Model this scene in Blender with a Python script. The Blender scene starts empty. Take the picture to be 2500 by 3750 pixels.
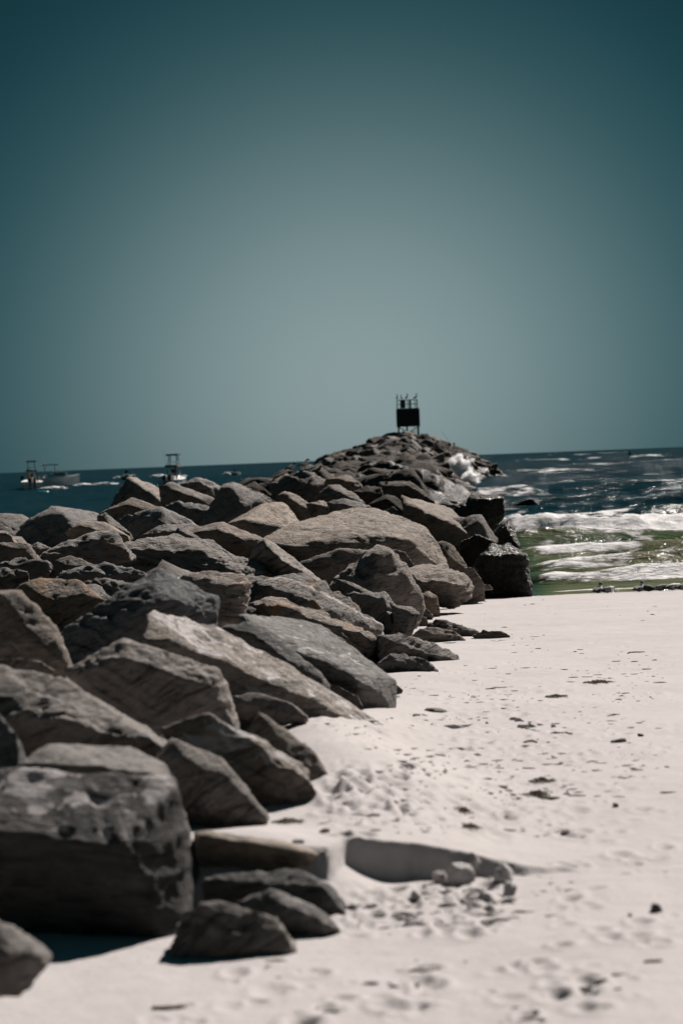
import bpy, bmesh, math, random
import numpy as np
from mathutils import Vector, Matrix

random.seed(7); RNG = np.random.default_rng(11)
SC = bpy.context.scene
COL = SC.collection

# ------------------------------------------------------------------ camera
PW, PH = 2500.0, 3750.0            # photograph size, used only to read positions
LENS, SENSOR = 100.0, 24.0
F = PW * LENS / SENSOR             # focal length in photograph pixels
CAM_Z = 2.6
PITCH = math.atan(193.0 / F)
ROLL = math.atan(96.0 / 2500.0)
_fw = Vector((0, math.cos(PITCH), -math.sin(PITCH)))
_r0 = Vector((1, 0, 0)); _u0 = Vector((0, math.sin(PITCH), math.cos(PITCH)))
_rt = _r0 * math.cos(ROLL) - _u0 * math.sin(ROLL)
_up = _r0 * math.sin(ROLL) + _u0 * math.cos(ROLL)
cam_data = bpy.data.cameras.new('camera')
cam_data.sensor_fit = 'HORIZONTAL'
cam_data.sensor_width = SENSOR
cam_data.lens = LENS
cam_data.clip_start = 0.1
cam_data.clip_end = 60000
cam_data.dof.use_dof = True
cam_data.dof.focus_distance = 33.0
cam_data.dof.aperture_fstop = 3.6
cam = bpy.data.objects.new('camera', cam_data)
COL.objects.link(cam)
cam.matrix_world = Matrix(((_rt.x, _up.x, -_fw.x, 0), (_rt.y, _up.y, -_fw.y, 0),
                           (_rt.z, _up.z, -_fw.z, CAM_Z), (0, 0, 0, 1)))
SC.camera = cam

# ------------------------------------------------------------------ sun and sky
SUN_EL = math.radians(42.0)
SUN_AZ = math.radians(31.0)        # clockwise from the view direction (+Y) towards +X
sun_vec = Vector((math.sin(SUN_AZ) * math.cos(SUN_EL), math.cos(SUN_AZ) * math.cos(SUN_EL), math.sin(SUN_EL)))
sun = bpy.data.lights.new('sun', 'SUN')
sun.energy = 5.0
sun.angle = math.radians(0.5)
sun.color = (1.0, 0.925, 0.865)
so = bpy.data.objects.new('sun', sun); COL.objects.link(so)
so.rotation_euler = (-sun_vec).to_track_quat('-Z', 'Y').to_euler()

world = bpy.data.worlds.new('World'); SC.world = world
world.use_nodes = True
wn = world.node_tree.nodes; wl = world.node_tree.links
wn.clear()
w_out = wn.new('ShaderNodeOutputWorld'); w_bg = wn.new('ShaderNodeBackground')
w_sky = wn.new('ShaderNodeTexSky'); w_sky.sky_type = 'NISHITA'; w_sky.sun_disc = False
w_sky.sun_elevation = SUN_EL; w_sky.sun_rotation = SUN_AZ
w_sky.altitude = 0; w_sky.air_density = 1.0; w_sky.dust_density = 1.0; w_sky.ozone_density = 1.0
w_tc = wn.new('ShaderNodeTexCoord')
w_sep = wn.new('ShaderNodeSeparateXYZ')
wl.new(w_tc.outputs['Generated'], w_sep.inputs[0])
def wmath(op, a, b=None):
    n = wn.new('ShaderNodeMath'); n.operation = op
    for i, v in enumerate((a, b)):
        if v is None: continue
        if isinstance(v, (int, float)): n.inputs[i].default_value = v
        else: wl.new(v, n.inputs[i])
    return n.outputs[0]
# pale haze round the bearing of the jetty, deepening to teal upwards and away; partly lens vignetting put into the colour
az = wmath('ARCTAN2', w_sep.outputs['X'], w_sep.outputs['Y'])
el = wmath('ARCSINE', w_sep.outputs['Z'])
SKY_AZ0, SKY_EL0, SKY_AW, SKY_EW = 0.006, 0.020, 0.188, 0.179
a2 = wmath('POWER', wmath('ABSOLUTE', wmath('DIVIDE', wmath('SUBTRACT', az, SKY_AZ0), SKY_AW)), 2.0)
e2 = wmath('POWER', wmath('ABSOLUTE', wmath('DIVIDE', wmath('SUBTRACT', el, SKY_EL0), SKY_EW)), 2.0)
rr = wmath('SQRT', wmath('ADD', a2, e2))
w_ramp = wn.new('ShaderNodeValToRGB'); w_ramp.color_ramp.interpolation = 'B_SPLINE'
SKYCOL = [(0.00, (0.246, 0.318, 0.326)), (0.19, (0.215, 0.292, 0.302)), (0.39, (0.135, 0.208, 0.219)),
          (0.61, (0.050, 0.112, 0.126)), (0.82, (0.016, 0.061, 0.077)), (1.0, (0.008, 0.037, 0.049))]
els = w_ramp.color_ramp.elements
while len(els) < len(SKYCOL): els.new(0.5)
for e, (p, c) in zip(els, SKYCOL):
    e.position = p; e.color = (*c, 1)
wl.new(rr, w_ramp.inputs[0])
# the Nishita sky gives the brightness over the dome, the ramp its teal cast and the darkening outwards
w_bw = wn.new('ShaderNodeRGBToBW'); wl.new(w_sky.outputs[0], w_bw.inputs[0])
w_mul = wn.new('ShaderNodeVectorMath'); w_mul.operation = 'SCALE'
wl.new(w_ramp.outputs[0], w_mul.inputs[0])
lum = wmath('ADD', wmath('MULTIPLY', w_bw.outputs[0], 0.215), 2.84)
wl.new(lum, w_mul.inputs['Scale'])
wl.new(w_mul.outputs[0], w_bg.inputs[0])
w_bg.inputs[1].default_value = 0.15
wl.new(w_bg.outputs[0], w_out.inputs[0])

vs = SC.view_settings
vs.view_transform = 'Standard'; vs.look = 'None'; vs.exposure = 0.6; vs.gamma = 1.0
vs.use_curve_mapping = False
SC.cycles.use_denoising = True
SC.cycles.max_bounces = 10; SC.cycles.diffuse_bounces = 1; SC.cycles.volume_bounces = 9

# ------------------------------------------------------------------ helpers
CAMV = np.array([0, 0, CAM_Z])
_FW, _RT, _UP = (np.array(v) for v in (_fw, _rt, _up))
def ray(px, py):
    d = _FW * F + _RT * (px - PW / 2) + _UP * (PH / 2 - py)
    return d / d[1]
def at(px, py, D):
    """point that the photograph shows at (px, py), D metres out along +Y"""
    return CAMV + ray(px, py) * D
def proj(P):
    P = np.asarray(P, float) - CAMV
    z = P @ _FW
    return PW / 2 + F * (P @ _RT) / z, PH / 2 - F * (P @ _UP) / z

_perm = RNG.permutation(256); _perm = np.concatenate([_perm, _perm, _perm])
_vals = RNG.random(256) * 2 - 1
def vnoise(P):
    P = np.asarray(P, float)
    i = np.floor(P).astype(np.int64); f = P - i
    u = f * f * f * (f * (f * 6 - 15) + 10)
    i &= 255
    x, y, z = i[..., 0], i[..., 1], i[..., 2]
    def h(a, b, c):
        return _vals[_perm[_perm[_perm[(x + a) & 255] + ((y + b) & 255)] + ((z + c) & 255)]]
    ux, uy, uz = u[..., 0], u[..., 1], u[..., 2]
    def lx(b, c): 
        a0 = h(0, b, c); return a0 + (h(1, b, c) - a0) * ux
    def ly(c):
        a0 = lx(0, c); return a0 + (lx(1, c) - a0) * uy
    a0 = ly(0)
    return a0 + (ly(1) - a0) * uz
def fbm(P, o=4, g=0.5, lac=2.03):
    P = np.asarray(P, float); s = 0; a = 1.0; t = 0
    for k in range(o):
        s = s + a * vnoise(P + 17.3 * k); t += a; a *= g; P = P * lac
    return s / t
def n2(X, Y, o=4, z=0.0):
    X = np.asarray(X, float)
    return fbm(np.stack([X, np.broadcast_to(Y, X.shape), np.full(X.shape, z)], -1), o)
def sstep(a, b, x):
    t = np.clip((np.asarray(x, float) - a) / (b - a), 0, 1); return t * t * (3 - 2 * t)

def mesh_np(name, V, faces, mats=(), smooth=True):
    me = bpy.data.meshes.new(name)
    V = np.asarray(V, np.float32); faces = np.asarray(faces, np.int32)
    n = faces.shape[1]
    me.vertices.add(len(V)); me.vertices.foreach_set('co', V.ravel())
    me.loops.add(faces.size); me.loops.foreach_set('vertex_index', faces.ravel())
    me.polygons.add(len(faces))
    me.polygons.foreach_set('loop_start', np.arange(0, faces.size, n, dtype=np.int32))
    me.polygons.foreach_set('loop_total', np.full(len(faces), n, np.int32))
    me.polygons.foreach_set('use_smooth', np.full(len(faces), smooth, bool))
    me.update(calc_edges=True); me.validate()
    for m in mats: me.materials.append(m)
    return me
def link(name, me, parent=None, loc=(0, 0, 0)):
    o = bpy.data.objects.new(name, me); COL.objects.link(o); o.location = loc
    if parent: o.parent = parent
    return o
def tag(o, label=None, cat=None, group=None, kind=None):
    if label: o['label'] = label
    if cat: o['category'] = cat
    if group: o['group'] = group
    if kind: o['kind'] = kind
    return o
def empty(name, loc, rz=0.0):
    o = bpy.data.objects.new(name, None); COL.objects.link(o)
    o.location = loc; o.rotation_euler = (0, 0, rz); o.empty_display_size = 0.2
    return o

class MB:
    """collects simple shapes for one mesh"""
    def __init__(s): s.v = []; s.f = []; s.m = []
    def add(s, V, Fc, mi=0):
        b = len(s.v); s.v += [tuple(map(float, p)) for p in V]
        s.f += [tuple(i + b for i in f) for f in Fc]; s.m += [mi] * len(Fc); return s
    def box(s, c, d, rz=0, mi=0, taper=1.0):
        x, y, z = (k / 2 for k in d); V = []
        for k, (a, b, e) in enumerate([(-1,-1,-1),(1,-1,-1),(1,1,-1),(-1,1,-1),(-1,-1,1),(1,-1,1),(1,1,1),(-1,1,1)]):
            t = taper if e > 0 else 1
            X, Y = a * x * t, b * y * t
            V.append((c[0] + X * math.cos(rz) - Y * math.sin(rz), c[1] + X * math.sin(rz) + Y * math.cos(rz), c[2] + e * z))
        return s.add(V, [(3,2,1,0),(4,5,6,7),(0,1,5,4),(1,2,6,5),(2,3,7,6),(3,0,4,7)], mi)
    def tube(s, pts, r, n=6, mi=0):
        pts = [Vector(p) for p in pts]; V = []; Fc = []
        rs = r if isinstance(r, (list, tuple)) else [r] * len(pts)
        for i, p in enumerate(pts):
            t = (pts[min(i + 1, len(pts) - 1)] - pts[max(i - 1, 0)]).normalized()
            a = t.cross(Vector((0.13, 0.27, 0.95))); 
            if a.length < 1e-3: a = t.cross(Vector((1, 0, 0)))
            a.normalize(); b = t.cross(a)
            for k in range(n):
                an = 2 * math.pi * k / n
                V.append(p + (a * math.cos(an) + b * math.sin(an)) * rs[i])
        for i in range(len(pts) - 1):
            for k in range(n):
                Fc.append((i*n+k, i*n+(k+1) % n, (i+1)*n+(k+1) % n, (i+1)*n+k))
        Fc.append(tuple(range(n - 1, -1, -1))); Fc.append(tuple((len(pts)-1)*n + k for k in range(n)))
        return s.add(V, Fc, mi)
    def loft(s, rings, mi=0, closed=True):
        """rings: lists of points of equal count"""
        n = len(rings[0]); V = [p for r in rings for p in r]; Fc = []
        for i in range(len(rings) - 1):
            for k in range(n if closed else n - 1):
                Fc.append((i*n+k, i*n+(k+1) % n, (i+1)*n+(k+1) % n, (i+1)*n+k))
        Fc.append(tuple(range(n - 1, -1, -1))); Fc.append(tuple((len(rings)-1)*n + k for k in range(n)))
        ms = mi if isinstance(mi, list) else None
        b = len(s.f); s.add(V, Fc, 0 if ms else mi)
        if ms:
            for i in range(len(rings) - 1):
                for k in range(n if closed else n - 1): s.m[b + i * (n if closed else n - 1) + k] = ms[i]
            s.m[-2] = ms[0]; s.m[-1] = ms[len(rings) - 2]
        return s
    def build(s, name, mats, parent=None, loc=(0, 0, 0), smooth=False):
        if not isinstance(mats, (list, tuple)): mats = [mats]
        me = bpy.data.meshes.new(name); me.from_pydata(s.v, [], s.f)
        for m in mats: me.materials.append(m)
        for p, mi in zip(me.polygons, s.m): p.material_index = mi; p.use_smooth = smooth
        me.update()
        return link(name, me, parent, loc)

def copy_tree(o, parent=None):
    c = o.copy(); COL.objects.link(c); c.parent = parent
    for ch in o.children: copy_tree(ch, c)
    return c

# ------------------------------------------------------------------ materials
def nmat(name):
    m = bpy.data.materials.new(name); m.use_nodes = True
    nt = m.node_tree; nt.nodes.clear()
    out = nt.nodes.new('ShaderNodeOutputMaterial'); b = nt.nodes.new('ShaderNodeBsdfPrincipled')
    nt.links.new(b.outputs[0], out.inputs[0])
    return m, nt, b
class NT:
    def __init__(s, nt): s.nt = nt
    def n(s, t, **kw):
        n = s.nt.nodes.new(t)
        for k, v in kw.items(): setattr(n, k, v)
        return n
    def l(s, a, b): s.nt.links.new(a, b)
    def set(s, sock, v):
        if hasattr(v, 'node'): s.l(v, sock)
        else: sock.default_value = v
    def math(s, op, a, b=None, clamp=False):
        n = s.n('ShaderNodeMath', operation=op, use_clamp=clamp); s.set(n.inputs[0], a)
        if b is not None: s.set(n.inputs[1], b)
        return n.outputs[0]
    def noise(s, vec, scale, detail=4, rough=0.55, dist=0.0):
        n = s.n('ShaderNodeTexNoise'); s.l(vec, n.inputs['Vector'])
        n.inputs['Scale'].default_value = scale; n.inputs['Detail'].default_value = detail
        n.inputs['Roughness'].default_value = rough; n.inputs['Distortion'].default_value = dist
        return n.outputs['Fac']
    def ramp(s, fac, stops, interp='LINEAR'):
        n = s.n('ShaderNodeValToRGB'); n.color_ramp.interpolation = interp
        e = n.color_ramp.elements
        while len(e) < len(stops): e.new(0.5)
        for q, (p, c) in zip(e, stops):
            q.position = p; q.color = (*c, 1) if isinstance(c, tuple) else (c, c, c, 1)
        s.l(fac, n.inputs[0]); return n.outputs[0]
    def mix(s, fac, a, b, mode='MIX'):
        n = s.n('ShaderNodeMix', data_type='RGBA', blend_type=mode)
        s.set(n.inputs[0], fac); s.set(n.inputs[6], a); s.set(n.inputs[7], b); return n.outputs[2]
    def mapr(s, v, a, b, c=0.0, d=1.0):
        n = s.n('ShaderNodeMapRange'); s.set(n.inputs[0], v)
        for i, k in enumerate((a, b, c, d)): n.inputs[i + 1].default_value = k
        return n.outputs[0]
def simple(name, col, rough=0.6, metal=0.0, spec=0.4, var=0.25, scale=12.0):
    m, nt, b = nmat(name); N = NT(nt)
    tc = N.n('ShaderNodeTexCoord')
    f = N.noise(tc.outputs['Object'], scale, 4)
    c = N.mix(f, tuple(k * (1 - var) for k in col) + (1,), tuple(min(1, k * (1 + var)) for k in col) + (1,))
    N.l(c, b.inputs['Base Color']); b.inputs['Roughness'].default_value = rough
    b.inputs['Metallic'].default_value = metal; b.inputs['Specular IOR Level'].default_value = spec
    return m

SAND_COL = (0.405, 0.378, 0.375)
def rock_mat(name, dark, light, rough=0.82, spec=0.3, strata=1.0, sand=0.0, orange=0.0, vein=0.0, wet=False, bump=1.0, scale=1.0, pits=0.3):
    m, nt, b = nmat(name); N = NT(nt)
    tc = N.n('ShaderNodeTexCoord'); oi = N.n('ShaderNodeObjectInfo'); geo = N.n('ShaderNodeNewGeometry')
    off = N.n('ShaderNodeVectorMath', operation='SCALE'); 
    cmb = N.n('ShaderNodeCombineXYZ'); 
    for i in range(3): N.set(cmb.inputs[i], N.math('MULTIPLY', oi.outputs['Random'], 37.0 + 11 * i))
    add = N.n('ShaderNodeVectorMath', operation='ADD'); N.l(tc.outputs['Object'], add.inputs[0]); N.l(cmb.outputs[0], add.inputs[1])
    rot = N.n('ShaderNodeVectorRotate', rotation_type='AXIS_ANGLE'); N.l(add.outputs[0], rot.inputs['Vector'])
    rot.inputs['Axis'].default_value = (0.25, 0.93, 0.27)
    N.set(rot.inputs['Angle'], N.mapr(oi.outputs['Random'], 0, 1, -0.15, 0.75))
    V = rot.outputs[0]
    mp = N.n('ShaderNodeMapping'); N.l(V, mp.inputs[0]); mp.inputs['Scale'].default_value = (1.0, 1.0, 5.5)
    S = mp.outputs[0]
    big = N.noise(V, 1.3 * scale, 5, 0.6, 0.4)
    med = N.noise(V, 7.0 * scale, 6, 0.65, 0.3)
    lay = N.noise(S, 3.2 * scale, 7, 0.68, 0.9)
    fine = N.noise(V, 42.0 * scale, 4, 0.7)
    f = N.math('ADD', N.math('MULTIPLY', big, 0.45), N.math('ADD', N.math('MULTIPLY', lay, 0.35 * strata), N.math('MULTIPLY', med, 0.45)))
    col = N.ramp(f, [(0.36, dark), (0.56, tuple((a + c) / 2 for a, c in zip(dark, light))), (0.74, light)])
    # pale crystalline flecks and dark cracks that follow the layers
    crack = N.ramp(lay, [(0.38, 0.25), (0.46, 1.0)])
    col = N.mix(0.8, col, crack, 'MULTIPLY')
    ck = N.noise(S, 9.0 * scale, 6, 0.7, 1.2)
    col = N.mix(0.6 * min(1.0, strata), col, N.ramp(ck, [(0.40, 0.3), (0.47, 1.0), (0.62, 1.0), (0.72, 1.35)]), 'MULTIPLY')
    fleck = N.ramp(fine, [(0.60, 0.0), (0.74, 1.0)])
    col = N.mix(N.math('MULTIPLY', fleck, 0.30), col, (0.42, 0.39, 0.36, 1))
    if orange:
        om = N.ramp(N.noise(V, 2.6, 5, 0.6), [(0.62 - 0.22 * orange, 0.0), (0.72 - 0.15 * orange, 1.0)])
        col = N.mix(N.math('MULTIPLY', om, 0.85), col, (0.31, 0.185, 0.095, 1))
    if vein:
        w = N.n('ShaderNodeTexWave', wave_type='BANDS', bands_direction='DIAGONAL'); N.l(V, w.inputs['Vector'])
        w.inputs['Scale'].default_value = 0.42; w.inputs['Distortion'].default_value = 5.0
        w.inputs['Detail'].default_value = 4; w.inputs['Detail Scale'].default_value = 1.4
        vm = N.ramp(w.outputs['Fac'], [(0.955, 0.0), (0.99, 1.0)])
        col = N.mix(N.math('MULTIPLY', vm, vein), col, (0.52, 0.47, 0.44, 1))
    tone = N.mix(1.0, col, oi.outputs['Color'], 'MULTIPLY')
    col = tone
    rgh = rough
    if sand:
        sx = N.n('ShaderNodeSeparateXYZ'); N.l(geo.outputs['Normal'], sx.inputs[0])
        upf = N.mapr(sx.outputs['Z'], 0.2, 0.5)
        sm = N.math('ADD', N.math('MULTIPLY', N.noise(V, 5.5, 5, 0.6, 0.8), 0.75), N.math('ADD', N.math('MULTIPLY', N.noise(V, 1.6, 3, 0.5), 0.35), N.math('MULTIPLY', med, 0.2)))
        sm = N.math('MULTIPLY', N.ramp(sm, [(0.80 - 0.12 * sand, 0.0), (0.83 - 0.12 * sand, 1.0)]), upf)
        col = N.mix(sm, col, (*SAND_COL, 1))
    N.l(col, b.inputs['Base Color'])
    b.inputs['Specular IOR Level'].default_value = spec
    if wet:
        N.set(b.inputs['Roughness'], N.mapr(med, 0.3, 0.7, 0.22, 0.5))
    else:
        b.inputs['Roughness'].default_value = rgh
    h = N.math('ADD', N.math('ADD', N.math('MULTIPLY', lay, 1.1 * strata), N.math('MULTIPLY', ck, 0.5 * strata)), N.math('ADD', N.math('MULTIPLY', med, 0.7), N.math('MULTIPLY', fine, 0.22)))
    vo = N.n('ShaderNodeTexVoronoi', feature='F1'); N.l(V, vo.inputs['Vector']); vo.inputs['Scale'].default_value = 16 * scale
    h = N.math('ADD', h, N.math('MULTIPLY', N.mapr(vo.outputs['Distance'], 0.0, 0.5), pits))
    bp = N.n('ShaderNodeBump'); bp.inputs['Strength'].default_value = 0.9; bp.inputs['Distance'].default_value = 0.046 * bump
    N.l(h, bp.inputs['Height']); N.l(bp.outputs[0], b.inputs['Normal'])
    return m

M = {}
M['rock'] = rock_mat('grey_rock', (0.0537, 0.0497, 0.0471), (0.2430, 0.2172, 0.1973))
M['smooth'] = rock_mat('smooth_brown_rock', (0.0690, 0.0604, 0.0543), (0.2283, 0.2003, 0.1804), strata=0.55, bump=0.6)
M['pale'] = rock_mat('pale_rock', (0.0973, 0.0859, 0.0793), (0.3093, 0.2761, 0.2540), strata=0.6, bump=0.7)
M['slate'] = rock_mat('layered_slate', (0.0384, 0.0373, 0.0379), (0.2099, 0.1929, 0.1804), strata=1.7, bump=1.3)
M['orange'] = rock_mat('rusty_rock', (0.0563, 0.0486, 0.0435), (0.2430, 0.2099, 0.1841), orange=0.55)
M['rust'] = rock_mat('rust_flecked_slate', (0.0435, 0.0409, 0.0399), (0.2209, 0.1988, 0.1841), orange=0.35, strata=1.6, bump=1.3)
M['vein'] = rock_mat('white_veined_slate', (0.0435, 0.0409, 0.0399), (0.2209, 0.1988, 0.1841), vein=1.0, strata=1.6, bump=1.3, orange=0.25)
M['sandy'] = rock_mat('sand_dusted_rock', (0.0589, 0.0537, 0.0501), (0.2283, 0.2062, 0.1877), sand=1.0)
M['dusty'] = rock_mat('lightly_dusted_rock', (0.0640, 0.0578, 0.0532), (0.2355, 0.2120, 0.1929), sand=0.55)
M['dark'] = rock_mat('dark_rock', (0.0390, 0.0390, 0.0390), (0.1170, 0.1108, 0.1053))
M['wet'] = rock_mat('wet_rock', (0.009, 0.0085, 0.008), (0.040, 0.035, 0.030), wet=True, spec=0.16, bump=1.5, pits=0.6)
M['damp'] = rock_mat('damp_brown_rock', (0.0179, 0.0159, 0.0143), (0.0957, 0.0802, 0.0678), spec=0.14, rough=0.85)

def sand_mat():
    m, nt, b = nmat('white_sand'); N = NT(nt)
    geo = N.n('ShaderNodeNewGeometry'); P = geo.outputs['Position']
    mp = N.n('ShaderNodeMapping'); N.l(P, mp.inputs[0]); mp.inputs['Scale'].default_value = (0.55, 0.9, 0.9)
    big = N.noise(mp.outputs[0], 0.9, 5, 0.6, 0.5)
    med = N.noise(P, 9.0, 5, 0.65)
    fine = N.noise(P, 160.0, 3, 0.7)
    f = N.math('ADD', N.math('MULTIPLY', big, 0.5), N.math('MULTIPLY', med, 0.5))
    col = N.ramp(f, [(0.33, (0.362, 0.338, 0.333)), (0.5, SAND_COL), (0.68, (0.436, 0.412, 0.408))])
    spk = N.ramp(N.noise(P, 55.0, 3, 0.75), [(0.27, 1.0), (0.33, 0.0)])
    col = N.mix(N.math('MULTIPLY', spk, 0.55), col, (0.20, 0.175, 0.155, 1))
    at_ = N.n('ShaderNodeAttribute', attribute_name='damp')
    col = N.mix(N.math('MULTIPLY', at_.outputs['Fac'], 0.62), col, (0.23, 0.205, 0.18, 1))
    N.l(col, b.inputs['Base Color']); b.inputs['Roughness'].default_value = 0.9
    b.inputs['Specular IOR Level'].default_value = 0.15
    h = N.math('ADD', N.math('MULTIPLY', med, 1.0), N.math('ADD', N.math('MULTIPLY', fine, 0.12), N.math('MULTIPLY', N.noise(P, 34, 4, 0.65), 0.45)))
    bp = N.n('ShaderNodeBump'); bp.inputs['Strength'].default_value = 0.6; bp.inputs['Distance'].default_value = 0.016
    N.l(h, bp.inputs['Height']); N.l(bp.outputs[0], b.inputs['Normal'])
    return m
M['sand'] = sand_mat()

def sea_mat():
    m, nt, b = nmat('sea_water'); N = NT(nt)
    geo = N.n('ShaderNodeNewGeometry'); P = geo.outputs['Position']
    fo = N.n('ShaderNodeAttribute', attribute_name='foam'); gr = N.n('ShaderNodeAttribute', attribute_name='shallow')
    mp = N.n('ShaderNodeMapping'); N.l(P, mp.inputs[0]); mp.inputs['Scale'].default_value = (0.55, 1.0, 1.6)
    lace = N.noise(mp.outputs[0], 1.5, 7, 0.66, 1.0)
    lace2 = N.noise(mp.outputs[0], 5.5, 5, 0.65, 0.6)
    lf = N.math('ADD', N.math('MULTIPLY', lace, 0.65), N.math('MULTIPLY', lace2, 0.35))
    # foam strength lowers the threshold that the lace pattern must pass
    fm = N.math('SUBTRACT', N.math('ADD', lf, fo.outputs['Fac']), 0.93)
    fm = N.mapr(fm, 0.03, 0.16)
    deep = N.mix(N.noise(P, 0.05, 4), (0.0016, 0.012, 0.018, 1), (0.0037, 0.023, 0.031, 1))
    green = N.ramp(gr.outputs['Fac'], [(0.0, (0.003, 0.022, 0.032)), (0.35, (0.008, 0.030, 0.026)), (0.62, (0.040, 0.062, 0.030)), (0.85, (0.098, 0.102, 0.060)), (1.0, (0.16, 0.15, 0.10))])
    wcol = N.mix(N.mapr(gr.outputs['Fac'], 0.0, 0.15), deep, green)
    foamc = N.ramp(lace2, [(0.3, (0.57, 0.56, 0.57)), (0.6, (0.74, 0.725, 0.725))])
    col = N.mix(fm, wcol, foamc)
    df = N.n('ShaderNodeBsdfDiffuse'); gl = N.n('ShaderNodeBsdfGlossy'); mxs = N.n('ShaderNodeMixShader')
    N.l(col, df.inputs['Color']); gl.inputs['Roughness'].default_value = 0.16
    N.set(mxs.inputs[0], N.mapr(fm, 0, 1, 0.06, 0.0)); N.l(df.outputs[0], mxs.inputs[1]); N.l(gl.outputs[0], mxs.inputs[2])
    out_ = [n for n in nt.nodes if n.type == 'OUTPUT_MATERIAL'][0]; N.l(mxs.outputs[0], out_.inputs[0])
    nt.nodes.remove(b)
    mp2 = N.n('ShaderNodeMapping'); N.l(P, mp2.inputs[0]); mp2.inputs['Scale'].default_value = (0.5, 1.0, 1.0)
    h = N.math('ADD', N.math('MULTIPLY', N.noise(mp2.outputs[0], 0.8, 6, 0.62, 0.5), 1.0), N.math('MULTIPLY', N.noise(mp2.outputs[0], 0.16, 4, 0.6, 0.4), 3.0))
    h = N.math('ADD', h, N.math('MULTIPLY', N.math('MULTIPLY', fm, lace2), 0.9))
    bp = N.n('ShaderNodeBump'); N.set(bp.inputs['Strength'], N.mapr(fm, 0, 1, 1.0, 0.4)); bp.inputs['Distance'].default_value = 0.42
    N.l(h, bp.inputs['Height']); N.l(bp.outputs[0], df.inputs['Normal']); N.l(bp.outputs[0], gl.inputs['Normal'])
    return m
M['sea'] = sea_mat()
def foam_mat():
    m, nt, b = nmat('sea_foam'); N = NT(nt)
    tc = N.n('ShaderNodeNewGeometry'); f = N.noise(tc.outputs['Position'], 2.2, 6, 0.65)
    N.l(N.ramp(f, [(0.3, (0.78, 0.77, 0.78)), (0.65, (0.92, 0.91, 0.91))]), b.inputs['Base Color'])
    b.inputs['Roughness'].default_value = 0.9
    pass
    bp = N.n('ShaderNodeBump'); bp.inputs['Distance'].default_value = 0.25; bp.inputs['Strength'].default_value = 0.7
    N.l(f, bp.inputs['Height']); N.l(bp.outputs[0], b.inputs['Normal'])
    return m
M['foam'] = foam_mat()
def mist_mat():
    m = bpy.data.materials.new('sea_mist'); m.use_nodes = True; nt = m.node_tree; nt.nodes.clear(); N = NT(nt)
    out = N.n('ShaderNodeOutputMaterial'); pv = N.n('ShaderNodeVolumePrincipled')
    pv.inputs['Color'].default_value = (0.97, 0.97, 0.97, 1); pv.inputs['Anisotropy'].default_value = 0.2
    tc = N.n('ShaderNodeTexCoord'); ln = N.n('ShaderNodeVectorMath', operation='LENGTH'); N.l(tc.outputs['Object'], ln.inputs[0])
    nz = N.noise(tc.outputs['Object'], 1.9, 5, 0.65)
    dd = N.math('ADD', ln.outputs['Value'], N.math('MULTIPLY', N.math('SUBTRACT', nz, 0.5), 2.2))
    N.set(pv.inputs['Density'], N.mapr(dd, 0.40, 0.56, 22.0, 0.0)); N.l(pv.outputs[0], out.inputs['Volume'])
    return m
M['mist'] = mist_mat()
M['weed'] = simple('dried_seaweed', (0.075, 0.055, 0.030), 0.8, var=0.6, scale=30)
M['wrack'] = simple('dark_wrack', (0.060, 0.052, 0.044), 0.85, var=0.5, scale=40)
M['wood'] = simple('driftwood', (0.16, 0.125, 0.09), 0.8, var=0.4, scale=25)
M['palewood'] = simple('pale_driftwood', (0.30, 0.255, 0.19), 0.8, var=0.3, scale=25)
M['gel'] = simple('white_gelcoat', (0.86, 0.85, 0.84), 0.35, var=0.06)
M['hull_dark'] = simple('dark_hull_paint', (0.035, 0.05, 0.058), 0.35, var=0.2)
M['metal_dark'] = simple('dark_painted_steel', (0.018, 0.026, 0.026), 0.6, var=0.4)
M['board'] = simple('weathered_dark_board', (0.014, 0.020, 0.019), 0.75, var=0.5, scale=3)
M['steel'] = simple('galvanised_steel', (0.14, 0.16, 0.155), 0.5, metal=0.2, var=0.3)
M['alu'] = simple('aluminium_tube', (0.55, 0.56, 0.56), 0.3, metal=0.8, var=0.1)
M['black'] = simple('black_rubber', (0.016, 0.017, 0.018), 0.5, var=0.3)
M['canvas'] = simple('dark_canvas', (0.035, 0.042, 0.045), 0.85, var=0.2)
M['glassy'] = simple('tinted_windscreen', (0.02, 0.03, 0.035), 0.08, var=0.1, spec=0.7)
M['skin'] = simple('skin', (0.36, 0.22, 0.155), 0.6, var=0.08)
M['shirt_orange'] = simple('orange_cloth', (0.36, 0.15, 0.07), 0.85, var=0.15)
M['shirt_white'] = simple('white_cloth', (0.62, 0.61, 0.60), 0.85, var=0.08)
M['shirt_dark'] = simple('dark_cloth', (0.03, 0.036, 0.042), 0.85, var=0.2)
M['f_white'] = simple('white_feathers', (0.72, 0.69, 0.67), 0.8, var=0.06, scale=40)
M['f_grey'] = simple('grey_feathers', (0.15, 0.155, 0.16), 0.8, var=0.2, scale=40)
M['f_black'] = simple('black_feathers', (0.014, 0.014, 0.015), 0.7, var=0.3, scale=40)
M['f_brown'] = simple('brown_feathers', (0.045, 0.043, 0.040), 0.8, var=0.3, scale=30)
M['bill'] = simple('dark_bill', (0.05, 0.022, 0.018), 0.5, var=0.2)
M['plastic_red'] = simple('red_plastic', (0.55, 0.05, 0.04), 0.5, var=0.1)
M['teal_float'] = simple('teal_float', (0.01, 0.22, 0.26), 0.4, var=0.1)

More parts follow.
